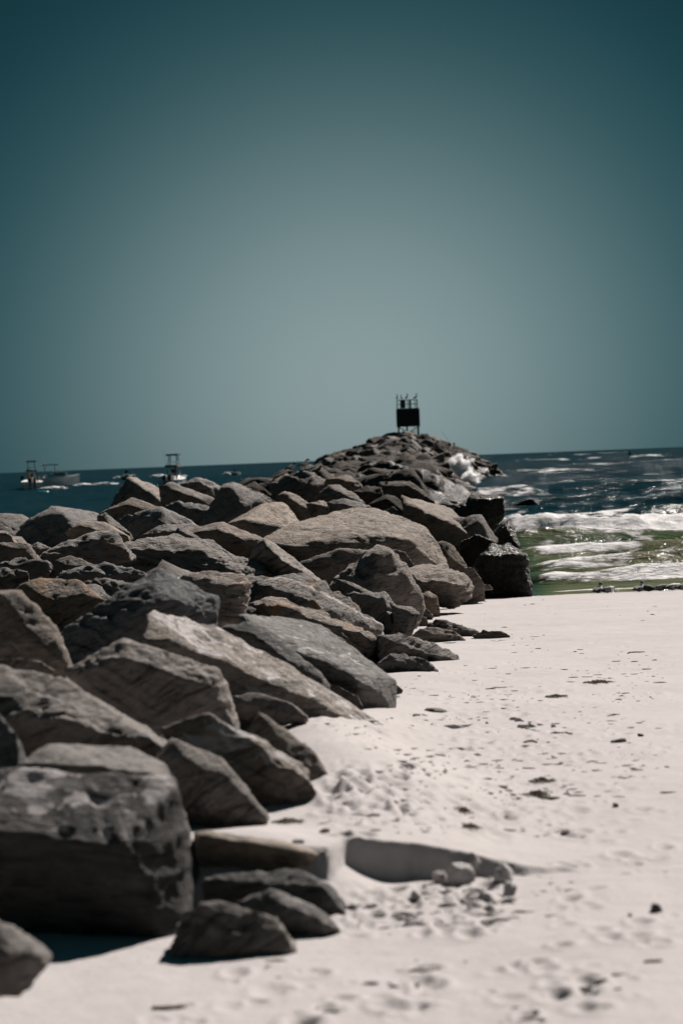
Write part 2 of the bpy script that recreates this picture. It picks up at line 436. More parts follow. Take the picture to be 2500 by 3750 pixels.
# ------------------------------------------------------------------ beach
EDGE_D = np.array([0, 8, 9.5, 10.2, 11.2, 12.6, 13.6, 16.5, 19, 22.6, 27, 33, 42, 50, 62, 110, 170, 300, 400])
EDGE_X = np.array([-1.2, -0.9, -0.5, -0.25, -0.35, -0.15, 0.0, -0.2, 0.2, 0.35, 0.95, 1.15, 2.0, 3.2, 3.7, 5.4, 7.6, 12.5, 14])
def edge_x(Y): return np.interp(Y, EDGE_D, EDGE_X)
def lip_y(X):
    X = np.asarray(X, float); z0 = np.zeros_like(X)
    return 11.72 + 0.02 * np.sin(X * 4.0) + 0.04 * X - 0.32 * sstep(-0.03, -0.11, X) + 0.014 * n2(X * 16.0, z0, 4, 6.0)
MOUNDS = []
for _px, _py, _D, _r in ((860, 3042, 11.62, .30), (1060, 3070, 11.66, .22), (930, 2368, 19.6, .42), (880, 2512, 17.0, .30), (650, 2655, 13.3, .22)):
    _p = at(_px, _py, _D); MOUNDS.append((_p[0], _p[1], _p[2], _r))
def sand_z(X, Y, detail=True):
    X = np.asarray(X, float); Y = np.asarray(Y, float)
    base = 1.03 - (Y - 11.8) * 0.0256 - 0.0002 * np.maximum(Y - 50, 0) ** 2 * 0 
    base = np.where(Y > 50, 0.052 - (Y - 50) * 0.036, base)
    base = np.maximum(base, -2.5)
    dropx = sstep(0.0, 1.0, X)
    up = base - 0.175 * dropx * np.exp(-np.maximum(Y - 11.8, 0) / 2.4)
    low = 0.845 + 0.012 * (Y - 9.0) * 0.3 + 0.0 * X - 0.035 * sstep(9.6, 6.5, Y)
    w = sstep(-0.05, 0.02, Y - lip_y(X))                  # the cut bank
    soft = sstep(0.85, 1.05, X)
    w = w * (1 - soft) + sstep(-1.2, 0.5, Y - lip_y(X)) * soft
    z = low + (up - low) * w
    # low sand mounded in front of the cut, and blown sand against the boulders
    dx = X - edge_x(Y)
    z = z + 0.13 * np.exp(-(np.maximum(dx, -0.6) / 0.42) ** 2) * sstep(12.6, 14.6, Y) * sstep(20, 16.5, Y) + 0.06 * np.exp(-(dx / 0.5) ** 2) * sstep(12, 14, Y) * sstep(34, 18, Y)
    z = z - sstep(-6.5, -12, X) * 2.5 * sstep(20, 40, Y)    # falls into the channel left of the jetty
    for mx, my, mz, mr in MOUNDS:
        g = np.exp(-(((X - mx) / mr) ** 2 + ((Y - my) / (mr * (1.5 if my < 12 else 0.8))) ** 2))
        z = np.maximum(z, z + (mz - z) * g)
    if detail:
        am = sstep(60, 40, Y)
        z = z + am * (0.030 * n2(X * 0.8, Y * 0.45, 4, 3.1) + 0.011 * n2(X * 3.2, Y * 1.6, 4, 9.7))
    return z
def ground_at(px, py, lift=0.0):
    r = ray(px, py); lo, hi = 5.0, 60.0
    for n_ in (160, 24, 16):
        D = np.linspace(lo, hi, n_)
        P = CAMV[None] + r[None] * D[:, None]
        g = P[:, 2] - sand_z(P[:, 0], P[:, 1], False)
        k = int(np.argmax(g < 0)); k = max(k, 1); lo, hi = D[k - 1], D[k]
    p = P[k].copy(); p[2] = float(sand_z(p[0], p[1])) + lift
    return p

def grid_mesh(name, ys, us, zf, mat, attrs=None):
    Y, U = np.meshgrid(ys, us, indexing='ij')
    X = U * (Y + 1.0)
    Z, A = zf(X, Y)
    nr, nc = X.shape
    V = np.stack([X, Y, Z], -1).reshape(-1, 3)
    i = np.arange(nr - 1)[:, None] * nc + np.arange(nc - 1)[None]
    i = i.ravel(); Fc = np.stack([i, i + 1, i + nc + 1, i + nc], -1)
    me = mesh_np(name, V, Fc, [mat])
    for k, a in (A or {}).items():
        at_ = me.attributes.new(k, 'FLOAT', 'POINT'); at_.data.foreach_set('value', np.asarray(a, np.float32).ravel())
    return link(name, me)

def sand_rows():
    ys = [1.0]
    while ys[-1] < 62:
        y = ys[-1]
        st = 4.2 * y * y / (F * max(0.6, CAM_Z - 1.0 + (y - 10) * 0.03))
        if y < 7.8: st = 0.25
        elif 11.45 < y < 11.95: st = 0.009
        ys.append(y + max(0.009, min(st, 0.5)))
    return np.array(ys + [66, 72, 80, 100, 140])
us_in = np.linspace(-0.125, 0.13, 380)
us_sand = np.concatenate([[-3.0, -1.5, -0.8, -0.4, -0.25, -0.17], us_in, [0.15, 0.2, 0.3, 0.5, 0.9, 1.6, 3.0]])
def sand_field(X, Y):
    Z = sand_z(X, Y)
    damp = np.zeros_like(Z)
    rg = np.random.default_rng(5)
    # scuffs and footprints: trampled belts read off the photograph
    belts = [((1150, 2120), (2620, 3060), 260, 0.75), ((1500, 2480), (2430, 2800), 190, 0.65), ((1300, 2480), (2180, 2440), 70, 0.5),
             ((1250, 1800), (3240, 3420), 110, 0.65), ((450, 2480), (3520, 3745), 70, 0.9), ((2000, 2490), (2850, 3480), 60, 0.7),
             ((1180, 1500), (2820, 2990), 130, 0.8)]
    ysr = Y[:, 0]
    for (x0, x1), (y0, y1), n, s in belts:
        for _ in range(n):
            px, py = rg.uniform(x0, x1), rg.uniform(y0, y1)
            P = ground_at(px, py)
            if P[0] < edge_x(P[1]) - 0.05: continue
            r = rg.uniform(0.018, 0.06) * s * (1.0 + 0.012 * P[1]); ry = r * rg.uniform(1.0, 2.2); dep = r * rg.uniform(0.15, 0.42)
            a = np.searchsorted(ysr, P[1] - 3 * ry); b_ = np.searchsorted(ysr, P[1] + 3 * ry) + 1
            if b_ - a < 2: continue
            xs = X[a:b_]; c0 = np.searchsorted(xs[0], P[0] - 3 * r - 0.1); c1 = np.searchsorted(xs[-1], P[0] + 3 * r + 0.1) 
            lo, hi = min(c0, c1), max(c0, c1); lo = max(0, lo - 2); hi += 2
            dx = (X[a:b_, lo:hi] - P[0]) / r; dy = (Y[a:b_, lo:hi] - P[1]) / ry
            q = dx * dx + dy * dy
            Z[a:b_, lo:hi] += dep * (-1.0 * np.exp(-q * 1.3) + 0.55 * np.exp(-(np.sqrt(q) - 1.35) ** 2 * 5))
    damp = sstep(2.2, 0.3, (52.5 - Y) + 0.6 * n2(X * 0.7, Y, 3)) * 1.0
    # damp darkens the sand only towards the waterline
    return Z, {'damp': damp}
beach = grid_mesh('beach_sand', sand_rows(), us_sand, sand_field, M['sand'])
beach['kind'] = 'structure'

# ------------------------------------------------------------------ sea
BREAK = [  # distance, height, front width, back width, foam before, foam behind, foam strength, x window
    (88.0, 0.68, 1.0, 3.4, 2.3, 2.4, 0.84, None),
    (76.5, 0.50, 0.9, 2.6, 0.4, 0.7, 0.60, None),
    (68.0, 0.34, 0.7, 1.8, 0.8, 0.8, 0.54, None),
    (61.5, 0.36, 0.6, 1.5, 1.2, 0.6, 0.72, None),
    (55.4, 0.28, 0.5, 1.2, 1.0, 0.5, 0.72, None),
    (168., 0.75, 2.0, 6.0, 8.0, 16., 0.56, (5.0, 12.6)),
    (104., 0.40, 1.2, 3.0, 1.4, 2.2, 0.52, None),
    (120., 0.48, 1.2, 3.0, 1.2, 1.8, 0.50, None),
    (141., 0.48, 1.4, 3.0, 1.2, 2.0, 0.50, None),
    (172., 0.50, 1.8, 4.0, 1.6, 2.5, 0.46, (12.0, 60.0)),
    (205., 0.50, 1.8, 4.0, 1.6, 2.5, 0.46, (12.0, 60.0)),
    (250., 0.55, 2.0, 4.0, 1.8, 3.0, 0.44, (12.0, 60.0)),
    (310., 0.60, 2.0, 4.0, 2.0, 3.0, 0.42, (14.0, 80.0)),
]
def sea_field(X, Y):
    surf = sstep(-0.5, 0.8, X - edge_x(Y))
    near = sstep(47, 51.5, Y)
    chop = 0.08 * n2(X / 1.7, Y / 0.9, 4, 1.0) + 0.16 * n2(X / 6.0, Y / 3.0, 3, 5.0)
    wl_ = n2(X / 55, Y / 16, 2, 8.0) * 2.2
    am = 0.5 + 0.5 * n2(X / 30, Y / 40, 2, 4.4)
    far = sstep(100, 180, Y)
    ph = Y / 19.0 * 2 * math.pi + wl_ * 3.0 + X * 0.03
    cr = np.maximum(0, 0.5 + 0.5 * np.sin(ph)) ** 2.5
    Z = chop * (0.55 + 0.45 * far) + far * cr * am * 0.42 * sstep(3000, 700, Y)
    patch = n2(X / 9.0, Y / 13.0, 4, 2.2)
    foam = far * np.clip((cr * am - 0.30) * 2.2, 0, 0.62) * sstep(0.0, 0.22, patch) * (0.25 + 0.75 * surf)
    foam = foam + 0.10 * n2(X / 5.0, Y / 6.0, 3, 6.6) * surf
    rip = n2(X / 1.1, Y / 0.8, 4, 3.3)
    for D0, A, sf, sb, ff, fb, fs, win in BREAK:
        wob = 1.6 * n2(X / 9.0, np.zeros_like(Y), 3, D0) * (D0 / 80) + 0.35 * n2(X / 2.2, np.zeros_like(Y), 3, D0 + 3)
        t = Y - (D0 + wob)
        mod = 0.75 + 0.7 * n2(X / (D0 / 16), np.zeros_like(Y), 3, D0 + 9)
        w = surf
        if win: w = w * sstep(win[0], win[0] + 1.2, X) * sstep(win[1], win[1] - 1.6, X)
        prof = np.where(t < 0, np.exp(-(t / sf) ** 2), np.exp(-(t / sb) ** 2))
        Z = Z + w * A * np.clip(mod, 0.3, 1.3) * prof
        fm = np.where(t < 0, np.exp(-(t / ff) ** 4), np.exp(-(t / fb) ** 2))
        k = fs * (0.9 + 0.5 * n2(X / 2.0, Y / 2.0, 4, D0 + 4)) if fs > 0.55 else fs * (0.75 + 1.5 * n2(X / (D0 / 24), np.zeros_like(Y), 3, D0 + 4))
        foam = np.maximum(foam, w * fm * k * (0.92 + 0.35 * rip))
        Z = Z + w * fm * max(0, fs - 0.25) * (0.24 * rip + 0.16 * n2(X / 0.45, Y / 0.35, 3, 7.7)) * min(1.3, A / 0.5)
    # lace of spent foam between the breakers and round the foot of the rocks
    lace = sstep(54, 58, Y) * sstep(135, 95, Y) * surf
    foam = np.maximum(foam, lace * (0.315 + 0.42 * n2(X / 3.5, Y / 4.5, 4, 12.0)))
    dx = X - edge_x(Y)
    foam = np.maximum(foam, surf * sstep(5.5, 1.0, dx) * sstep(90, 102, Y) * sstep(240, 150, Y) * (0.45 + 0.30 * n2(X / 2.5, Y / 5.0, 3, 1.5)))
    foam = np.maximum(foam, 0.62 * sstep(0.35, 0.0, np.abs(Y - (52.3 + 0.4 * n2(X / 3, np.zeros_like(Y), 3, 2)))) * surf)
    sh = sstep(125, 52, Y) * surf
    sh = np.clip(sh * (0.72 + 0.5 * Z / 0.6 * sstep(100, 70, Y)) + 0.06 * rip * surf * sstep(140, 80, Y), 0, 1)
    sh = np.where(Y < 53.2, np.maximum(sh, 0.8 * surf), sh)
    Z = Z * near - (1 - near) * 0.25 + 0.01
    # earth's curve drops the far sea a little below eye level
    Z = Z - (Y / 3570.0) ** 2 * 0.785 * 0.1
    return Z, {'foam': np.clip(foam, 0, 1), 'shallow': sh}
ysea = np.concatenate([np.arange(47, 64, 0.11), np.arange(64, 96, 0.17), np.arange(96, 180, 0.45), np.arange(180, 620, 2.1), np.geomspace(625, 30000, 70)])
us_sea = np.concatenate([[-2.2, -1.0, -0.5, -0.3, -0.2, -0.15], np.linspace(-0.128, 0.132, 300), [0.15, 0.2, 0.3, 0.5, 1.0, 2.2]])
sea = grid_mesh('sea', ysea, us_sea, sea_field, M['sea'])
sea['kind'] = 'structure'

# ------------------------------------------------------------------ boulders
_ico = {}
def ico(l):
    if l not in _ico:
        bm = bmesh.new(); bmesh.ops.create_icosphere(bm, subdivisions=l, radius=1.0)
        bm.verts.ensure_lookup_table()
        V = np.array([v.co[:] for v in bm.verts]); V /= np.linalg.norm(V, axis=1)[:, None]
        Fc = np.array([[v.index for v in f.verts] for f in bm.faces], np.int32); bm.free()
        _ico[l] = (V, Fc)
    return _ico[l]
def hull_planes(pts):
    bm = bmesh.new()
    vs_ = [bm.verts.new(tuple(p)) for p in pts]
    bmesh.ops.convex_hull(bm, input=vs_)
    bm.normal_update()
    used = {v for f in bm.faces for v in f.verts}
    c = np.mean([v.co[:] for v in used], axis=0)
    N_, H_ = [], []; K_ = []
    for f in sorted(bm.faces, key=lambda f: -f.calc_area()):
        if f.calc_area() < 1e-7: continue
        n = np.array(f.normal[:]); h = n @ (np.array(f.verts[0].co[:]) - c)
        if h < 0: n, h = -n, -h
        dt = max([a @ n for a in K_], default=-1)
        if dt > 0.995: continue
        if dt > 0.90: h *= 1.045        # small facets only nick the corners of the big ones
        else: K_.append(n)
        N_.append(n); H_.append(max(h, 1e-3))
    V = np.array([v.co[:] for v in used]); bm.free()
    return c, np.array(N_), np.array(H_), V
def vnormals(P, Fc):
    fn = np.cross(P[Fc[:, 1]] - P[Fc[:, 0]], P[Fc[:, 2]] - P[Fc[:, 0]])
    n = np.zeros_like(P)
    for k in range(3): np.add.at(n, Fc[:, k], fn)
    return n / np.maximum(np.linalg.norm(n, axis=1)[:, None], 1e-12)
def plateau(n, k, s=5):
    t = n * k; i = np.floor(t); f = t - i
    return (i + np.where(f < 0.5, 0.5 * (2 * f) ** s, 1 - 0.5 * (2 - 2 * f) ** s)) / k
def rock_shape(pts, lvl, seed, sharp=110, rough=1.0, strata=1.0, chops=7):
    c, Nn, Hh, Vh = hull_planes(pts)
    S = (Vh.max(0) - Vh.min(0)) / 2 + 1e-4
    d, Fc = ico(lvl)
    rg = np.random.default_rng(seed); o = rg.uniform(0, 90, 3)
    if chops:      # knock a few corners off as flat breaks
        cn = rg.normal(size=(chops, 3)); cn /= np.linalg.norm(cn, axis=1)[:, None]
        sup = ((Vh - c) @ cn.T).max(0)
        Nn = np.vstack([Nn, cn]); Hh = np.concatenate([Hh, sup * rg.uniform(0.88, 0.985, chops)])
    # ragged edges: warp the directions a little before cutting the facets
    w = np.stack([fbm(d * 3.0 + o + 31 * k, 5, 0.6) for k in range(3)], -1)
    w2 = np.stack([fbm(d * 9.0 + o + 11 * k, 4, 0.6) for k in range(3)], -1)
    dw = d + 0.035 * rough * w + 0.020 * rough * w2; dw /= np.linalg.norm(dw, axis=1)[:, None]
    q = np.maximum((dw @ (Nn * S).T) / Hh, 0)
    mx = q.max(1)
    r = 1.0 / (mx * ((q / mx[:, None]) ** sharp).sum(1) ** (1.0 / sharp))
    r = np.minimum(r, 2.2)
    P = d * r[:, None] * S
    L = float(np.prod(np.sort(S)[1:])) ** 0.5 * 2
    n = vnormals(P, Fc)
    def axis(v, s):
        a = rg.normal(size=3) * s + np.array(v); return a / np.linalg.norm(a)
    Q = P / L
    wq = Q + 0.10 * np.stack([fbm(Q * 3.1 + o + 5 * k, 3) for k in range(3)], -1)
    a1 = fbm(Q * 2.2 + o, 6, 0.55)
    a2_ = -np.abs(fbm(Q * 7.0 + o + 50, 5, 0.6))
    msk = sstep(-0.25, 0.25, fbm(Q * 1.9 + o + 77, 3))
    stp = 0
    for v, s_, fq, am in (((0.42, -0.2, 1.0), 0.2, rg.uniform(8, 14), 1.0), ((1.0, 0.2, 0.2), 0.3, 4.5, 0.8)):
        ph = (wq @ axis(v, s_)) * fq + 0.5 * fbm(Q * 2.0 + o + 7, 3)
        fr = ph - np.floor(ph)
        stp = stp + am * (np.where(fr < 0.86, fr / 0.86, (1 - fr) / 0.14) - 0.5)
    pl = plateau(fbm(wq * 4.2 + o + 21, 4, 0.5), 7, 6)
    disp = L * rough * (0.010 * a1 + 0.026 * a2_ + 0.020 * strata * stp * (0.2 + 0.8 * msk) + 0.006 * pl)
    crk = 0
    for q0 in (13, 61):      # narrow open cracks wandering over the faces
        crk = crk + np.exp(-(fbm(wq * np.array([1.0, 1.0, 2.2]) * 2.1 + o + q0, 4, 0.5) / 0.014) ** 2)
    disp = disp - L * rough * 0.011 * crk
    P = P + n * (disp - disp.mean())[:, None]
    return c, P, Fc

ROCKS = []; OUTL = []
def simplify(pts, keep=7, tol=0.028):
    pts = list(pts)
    bx = (max(q[0] for q in pts) - min(q[0] for q in pts)) * (max(q[1] for q in pts) - min(q[1] for q in pts))
    def area(i):
        a, b, c = pts[i - 1], pts[i], pts[(i + 1) % len(pts)]
        return abs((b[0] - a[0]) * (c[1] - a[1]) - (c[0] - a[0]) * (b[1] - a[1])) / 2
    while len(pts) > 5:
        k = min(range(len(pts)), key=area)
        if len(pts) <= keep and area(k) > tol * bx: break
        if area(k) > 2.2 * tol * bx: break
        pts.pop(k)
    return pts
def rock(label, D, outline, extra=(), th=None, k=0.26, mat='rock', tone=(1, 1, 1), sharp=110, rough=1.0, strata=1.0, name='boulder', cat='boulder', group='boulders of the jetty', lvl=None, bottom=0.2):
    if mat in ('slate', 'rust', 'vein'): rough *= 1.4; strata *= 1.4
    s = F / D
    outline = simplify(outline, 9, 0.011) if len(outline[0]) > 2 else simplify(outline)
    mx_, my_ = (sum(p[i] for p in outline) / len(outline) for i in (0, 1))
    outline = [(mx_ + (p[0] - mx_) * 1.03, my_ + (p[1] - my_) * 1.03, *p[2:]) for p in outline]
    OUTL.append((D, outline))
    xs = [p[0] for p in outline]; ysv = [p[1] for p in outline]
    yb = max(ysv); h = (yb - min(ysv)) / s; w = (max(xs) - min(xs)) / s
    if th is None: th = min(max(0.55 * w, 0.15), 2.2)
    ds = [p[2] if len(p) > 2 else k * (yb - p[1]) / s for p in outline]
    front = [at(p[0], p[1], D + d) for p, d in zip(outline, ds)]
    front += [at(p[0], p[1], D + p[2]) for p in extra]
    back = np.array([at(p[0], p[1], D + d + th) for p, d in zip(outline, ds)])
    bc = back.mean(0); back = bc + (back - bc) * 0.72; back[:, 2] -= 0.08 * th
    low = []
    for p, d in zip(outline, ds):
        if p[1] > yb - 0.4 * (yb - min(ysv)):
            q = at(p[0], p[1], D + d).copy(); q[2] -= bottom * h; q[1] += 0.10 * th; low.append(q)
            q2 = q.copy(); q2[1] += 0.8 * th; low.append(q2)
    pts = np.vstack([front, back, low])
    wpx = max(max(xs) - min(xs), yb - min(ysv))
    if lvl is None: lvl = 6 if wpx > 470 else (5 if wpx > 95 else 5)
    c, P, Fc = rock_shape(pts, lvl, len(ROCKS) * 13 + 5, sharp, rough, strata, 0 if strata == 0 else 3)
    base = P[:, 2].min()
    P = P - np.array([0, 0, base]); c = c + np.array([0, 0, base])
    me = mesh_np(name, P, Fc, [M[mat]])
    o = link(name, me, None, tuple(c))
    j = np.random.default_rng(len(ROCKS) * 7 + 3).uniform(-1, 1, 2); jt, jw = 1 + .20 * j[0], .085 * j[1] + .02
    o.color = (tone[0] * jt * (1 + jw), tone[1] * jt, tone[2] * jt * (1 - jw), 1)
    tag(o, label, cat, group); ROCKS.append(o)
    return o
# ---- foreground, left to right and front to back
rock('pale blurred rock corner at the bottom left of the beach', 8.7, [(-240,3330),(-60,3350),(10,3375),(60,3435),(150,3505),(150,3560),(60,3600),(-240,3610)], [(40,3500,-.06)], mat='smooth', th=.35, cat='rock')
rock('biggest dark foreground boulder with white sand smeared over its sloping top', 10.5,
     [(-190,2830,.20),(80,2815,.22),(500,2832,.20),(640,2850,.22),(668,2990,.24),(668,3150,.22),(668,3330,.22),(650,3500,.16),(430,3470,.22),(180,3435,.26),(-190,3410,.26)],
     [(-190,3040,-.02),(150,3062,-.05),(420,3085,-.06),(530,3210,-.04),(622,3460,.04)], mat='sandy', tone=(.30,.30,.31), th=.7, rough=.7)
rock('curved dark slab with a thin sunlit right edge behind the biggest foreground boulder', 11.25,
     [(60,2812,.25),(110,2780,.30),(200,2728,.42),(330,2713,.48),(520,2738,.42),(600,2795,.30),(640,2900,.2),(672,2990,.12),(695,3080,.08),(722,3200,.04),(740,3315,.0),(700,3330,-.04),(660,3200,-.06),(560,2850,-.05)],
     [(470,2830,-.06)], mat='smooth', th=.3, rough=.6)
rock('small striped grey boulder at the foot of the biggest foreground boulder', 10.12,
     [(620,3420),(670,3345),(780,3300),(880,3310),(950,3345),(1005,3362),(1035,3420),(1068,3475),(950,3500),(820,3532),(680,3540),(620,3520)],
     [(800,3345,.02),(830,3480,-.06),(900,3430,.0)], mat='dusty', th=.4, strata=1.6)
rock('dark low rock with a pale ridge beside the small striped boulder', 10.5,
     [(860,3310),(930,3275),(1000,3255),(1060,3270),(1150,3320),(1230,3385),(1238,3412),(1050,3436),(950,3430),(880,3400)],
     [(1010,3280,.0),(1120,3340,-.05),(1200,3400,-.06),(1040,3340,-.06)], mat='rock', tone=(.7,.7,.7), th=.3)
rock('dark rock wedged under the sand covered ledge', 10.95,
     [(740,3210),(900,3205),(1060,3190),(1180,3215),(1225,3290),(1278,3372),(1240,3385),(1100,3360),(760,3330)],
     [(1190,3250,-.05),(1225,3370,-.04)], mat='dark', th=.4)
rock('square tan ledge of rock with sand lying on its flat top', 11.25,
     [(715,3052,.25),(780,3052,.22),(1000,3080,.2),(1130,3108,.2),(1160,3130,.12),(1130,3170,.08),(1080,3208,.06),(940,3232,.05),(880,3228,.06),(760,3212,.08),(715,3205,.1)],
     [(740,3062,-.02),(1000,3092,-.03),(1120,3122,-.01)], mat='smooth', tone=(1.15,1.1,1.0), th=.5, rough=.6)
rock('dark grey boulder standing in sand behind the biggest foreground boulder', 12.3,
     [(560,2760),(620,2702),(700,2735),(810,2780),(850,2850),(900,2900),(955,2960),(968,2990),(850,3004),(740,2968),(670,2955),(600,2900)],
     [(700,2790,-.02),(830,2840,-.02),(760,2940,-.09)], mat='rock', tone=(.75,.77,.8), th=.45)
rock('boulder with white sand caught on its dark broken ledge', 13.0,
     [(585,2672),(680,2622),(760,2612),(830,2650),(1000,2720),(1095,2795),(1128,2850),(1172,2965),(1140,2980),(910,2945),(820,2880),(700,2760)],
     [(700,2650,.1),(840,2740,.02),(1020,2818,-.06),(1100,2830,-.06),(1050,2930,-.07),(880,2840,-.06)], mat='sandy', tone=(.85,.85,.85), th=.6, strata=1.3)
rock('smooth grey hump half buried in sand right of the sand caught boulder', 13.5,
     [(880,2620),(950,2605),(1010,2640),(1060,2700),(1140,2745),(1192,2812),(1238,2895),(1190,2912),(1150,2890),(1050,2790),(900,2690)],
     [(1040,2740,.0),(1130,2830,-.02)], mat='dusty', th=.55, rough=.7)
rock('broad brown boulder lying at the left edge above the biggest foreground boulder', 12.6,
     [(-180,2440),(30,2448),(200,2480),(380,2560),(470,2635),(505,2650),(595,2702),(625,2745),(540,2735),(330,2738),(150,2722),(20,2660),(-180,2640)],
     [(20,2560,.1),(230,2640,-.06),(420,2700,-.08),(560,2712,-.04)], mat='smooth', th=.7, k=.9)
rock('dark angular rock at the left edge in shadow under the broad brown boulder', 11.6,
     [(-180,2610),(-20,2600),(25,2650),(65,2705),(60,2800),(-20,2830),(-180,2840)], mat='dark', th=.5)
rock('small pale flat rock between the leaning left boulder and the broad brown one', 14.2,
     [(-140,2418),(60,2412),(150,2422),(205,2458),(120,2490),(-140,2500)], mat='dusty', th=.5)
rock('leaning boulder at the left edge with a lit right slope', 15.5,
     [(-200,2170),(0,2152),(60,2165),(112,2222),(150,2250),(196,2290),(203,2335),(238,2435),(190,2470),(0,2460),(-200,2460)],
     [(30,2180,.05),(95,2300,-.04),(175,2410,-.08)], mat='rock', th=.6)
rock('large domed boulder with a bright cap and a black shadowed front', 14.6,
     [(240,2458),(350,2393),(450,2343),(560,2345),(700,2388),(790,2448),(832,2530),(852,2580),(872,2640),(860,2690),(560,2720),(430,2660),(250,2500)],
     [(290,2466,.0),(385,2428,.0),(470,2424,-.02),(560,2446,-.04),(640,2472,-.05),(725,2502,-.04),(790,2500,.02),(600,2650,-.06),(780,2660,.03)], mat='smooth', th=.7)
rock('long sloping slab strewn with white sand reaching down to the beach', 16.6,
     [(512,2310,-.2),(555,2245,-.1),(620,2248,.0),(780,2290,.5),(900,2392,.6),(1050,2460,.75),(1200,2530,.75),(1330,2618,.5),(1392,2652,.4),(1350,2668,.2),(1100,2630,.1),(850,2580,-.1),(700,2480,-.3),(540,2360,-.4)],
     [(620,2330,-.35),(800,2470,-.25),(1000,2570,-.1)], mat='sandy', th=.5, rough=.7)
rock('low dark rock lying in sand below the long sloping slab', 16.1,
     [(850,2552),(930,2535),(1050,2570),(1122,2626),(1020,2634),(870,2615)], [(900,2580,-.04)], mat='rock', tone=(.7,.72,.75), th=.35)
rock('black jagged boulder leaning across the crest in front of the rusty rock', 17.6,
     [(200,2335,.0),(330,2250,.05),(450,2170,.1),(540,2100,.15),(570,2088,.2),(640,2115,.25),(685,2150,.3),(760,2170,.35),(802,2192,.4),(818,2240,.4),(790,2300,.3),(700,2330,.2),(510,2400,.0),(240,2470,-.1),(205,2400,-.05)],
     [(560,2110,.02),(500,2240,-.2),(660,2200,.0)], mat='dark', tone=(.9,.95,1), th=.5)
rock('dark mossy rock between the sand strewn slab and the pitted block', 18.2,
     [(788,2302),(900,2275),(1000,2320),(1090,2398),(1150,2440),(1195,2505),(1100,2500),(1000,2440),(940,2410),(860,2360)],
     [(930,2330,-.05),(1060,2430,-.06)], mat='dark', th=.6, rough=1.3)
rock('pitted rectangular block with a sunlit top and dark end standing on the sand', 18.75,
     [(880,2250,.6),(1000,2255,.95),(1050,2262,1.05),(1200,2305,1.1),(1330,2400,.8),(1438,2488,.34),(1440,2540,.27),(1432,2604,.2),(1320,2604,.04),(1200,2560,.1),(1000,2440,.2),(900,2340,.35)],
     [(980,2325,.18),(1095,2396,.02),(1190,2404,.02),(1240,2462,-.05),(1322,2492,-.08),(1395,2503,.12)], mat='dusty', tone=(1,1,1), th=.5, rough=.7, strata=.5)
rock('narrow dark wedge of rock at the foot of the pitted block', 18.5,
     [(1200,2505),(1250,2520),(1310,2552),(1328,2590),(1240,2580),(1195,2540)], mat='dark', th=.3, cat='rock')
rock('tiny dark stone poking out of sand at the right end of the pitted block', 20.6,
     [(1432,2530),(1455,2510),(1475,2528),(1470,2535),(1440,2540)], mat='dark', th=.15, cat='rock')
# ---- the sharp middle stretch
rock('rusty orange rock on the crest left of the black jagged boulder', 27.0,
     [(55,2155),(100,2128),(150,2120),(280,2125),(340,2172),(372,2190),(395,2205),(400,2290),(200,2300),(120,2280),(80,2210)],
     [(140,2180,-.1),(280,2180,-.08),(220,2250,-.16)], mat='orange', th=.8, strata=1.5)
rock('grey creased rock to the right of the rusty orange rock', 29.0,
     [(285,2140),(340,2120),(400,2112),(450,2120),(480,2135),(520,2180),(430,2230),(300,2180)], [(380,2150,-.06)], mat='slate', th=.7)
rock('angular grey rock above the rusty orange rock', 31.0,
     [(180,2092),(205,2050),(260,2033),(300,2040),(346,2070),(320,2100),(250,2130),(185,2130)], [(240,2070,-.1)], mat='rock', tone=(.85,.86,.88), th=.8)
rock('flat grey rock in front of the long black fronted ridge boulder', 30.0,
     [(210,2120),(250,2090),(380,2060),(425,2075),(525,2095),(520,2125),(300,2140)], [(260,2105,-.06),(400,2105,-.1)], mat='slate', tone=(.9,.9,.9), th=.9)
rock('layered rock at the left edge with a shiny pale corner', 30.5,
     [(-80,2080),(70,2045),(110,2043),(188,2062),(165,2090),(90,2105),(-80,2110)], [(60,2075,-.08)], mat='slate', tone=(1,1.02,1.05), th=.8)
rock('dark rock at the left edge below the layered one', 28.0,
     [(-80,2085),(10,2078),(95,2092),(104,2120),(62,2160),(-80,2170)], [(20,2120,-.08)], mat='slate', tone=(.75,.77,.8), th=.7)
rock('rounded dark rock at the left edge', 34.0,
     [(-80,1995),(60,1985),(106,1992),(126,2030),(126,2050),(60,2070),(-80,2075)], [(80,2010,-.05)], mat='smooth', tone=(.75,.72,.70), th=1.0, rough=.7)
rock('small tan rock at the left edge against the sea', 38.0,
     [(-60,1952),(20,1950),(40,1960),(54,1988),(0,2010),(-60,2010)], mat='orange', tone=(1.2,1.2,1.2), th=.6)
rock('small pointed rock beside the rounded dark rock on the left', 36.0,
     [(110,2000),(140,1985),(192,2010),(175,2036),(125,2050)], [(135,2010,-.1)], mat='rock', tone=(.9,.9,.9), th=.6)
rock('long rust streaked ridge of layered rock on the left of the crest', 35.0,
     [(125,2052),(220,1990),(310,1950),(350,1940),(420,1950),(465,1985),(470,2030),(300,2050),(200,2075)],
     [(320,1985,-.1),(230,2030,-.15),(400,1990,-.05)], mat='rust', th=1.4)
rock('long ridge boulder with a black front in the middle of the crest', 38.0,
     [(330,2040,-.1),(450,1995,.1),(560,1988,.3),(640,1965,.6),(700,1975,.7),(800,2005,.75),(900,2055,.6),(1000,2110,.3),(1010,2140,.1),(850,2130,-.2),(760,2105,-.3),(560,2100,-.25),(380,2090,-.2)],
     [(440,2010,-.1),(560,2002,-.05),(690,1992,-.05),(765,2030,-.15),(850,2100,-.25)], mat='slate', th=1.0)
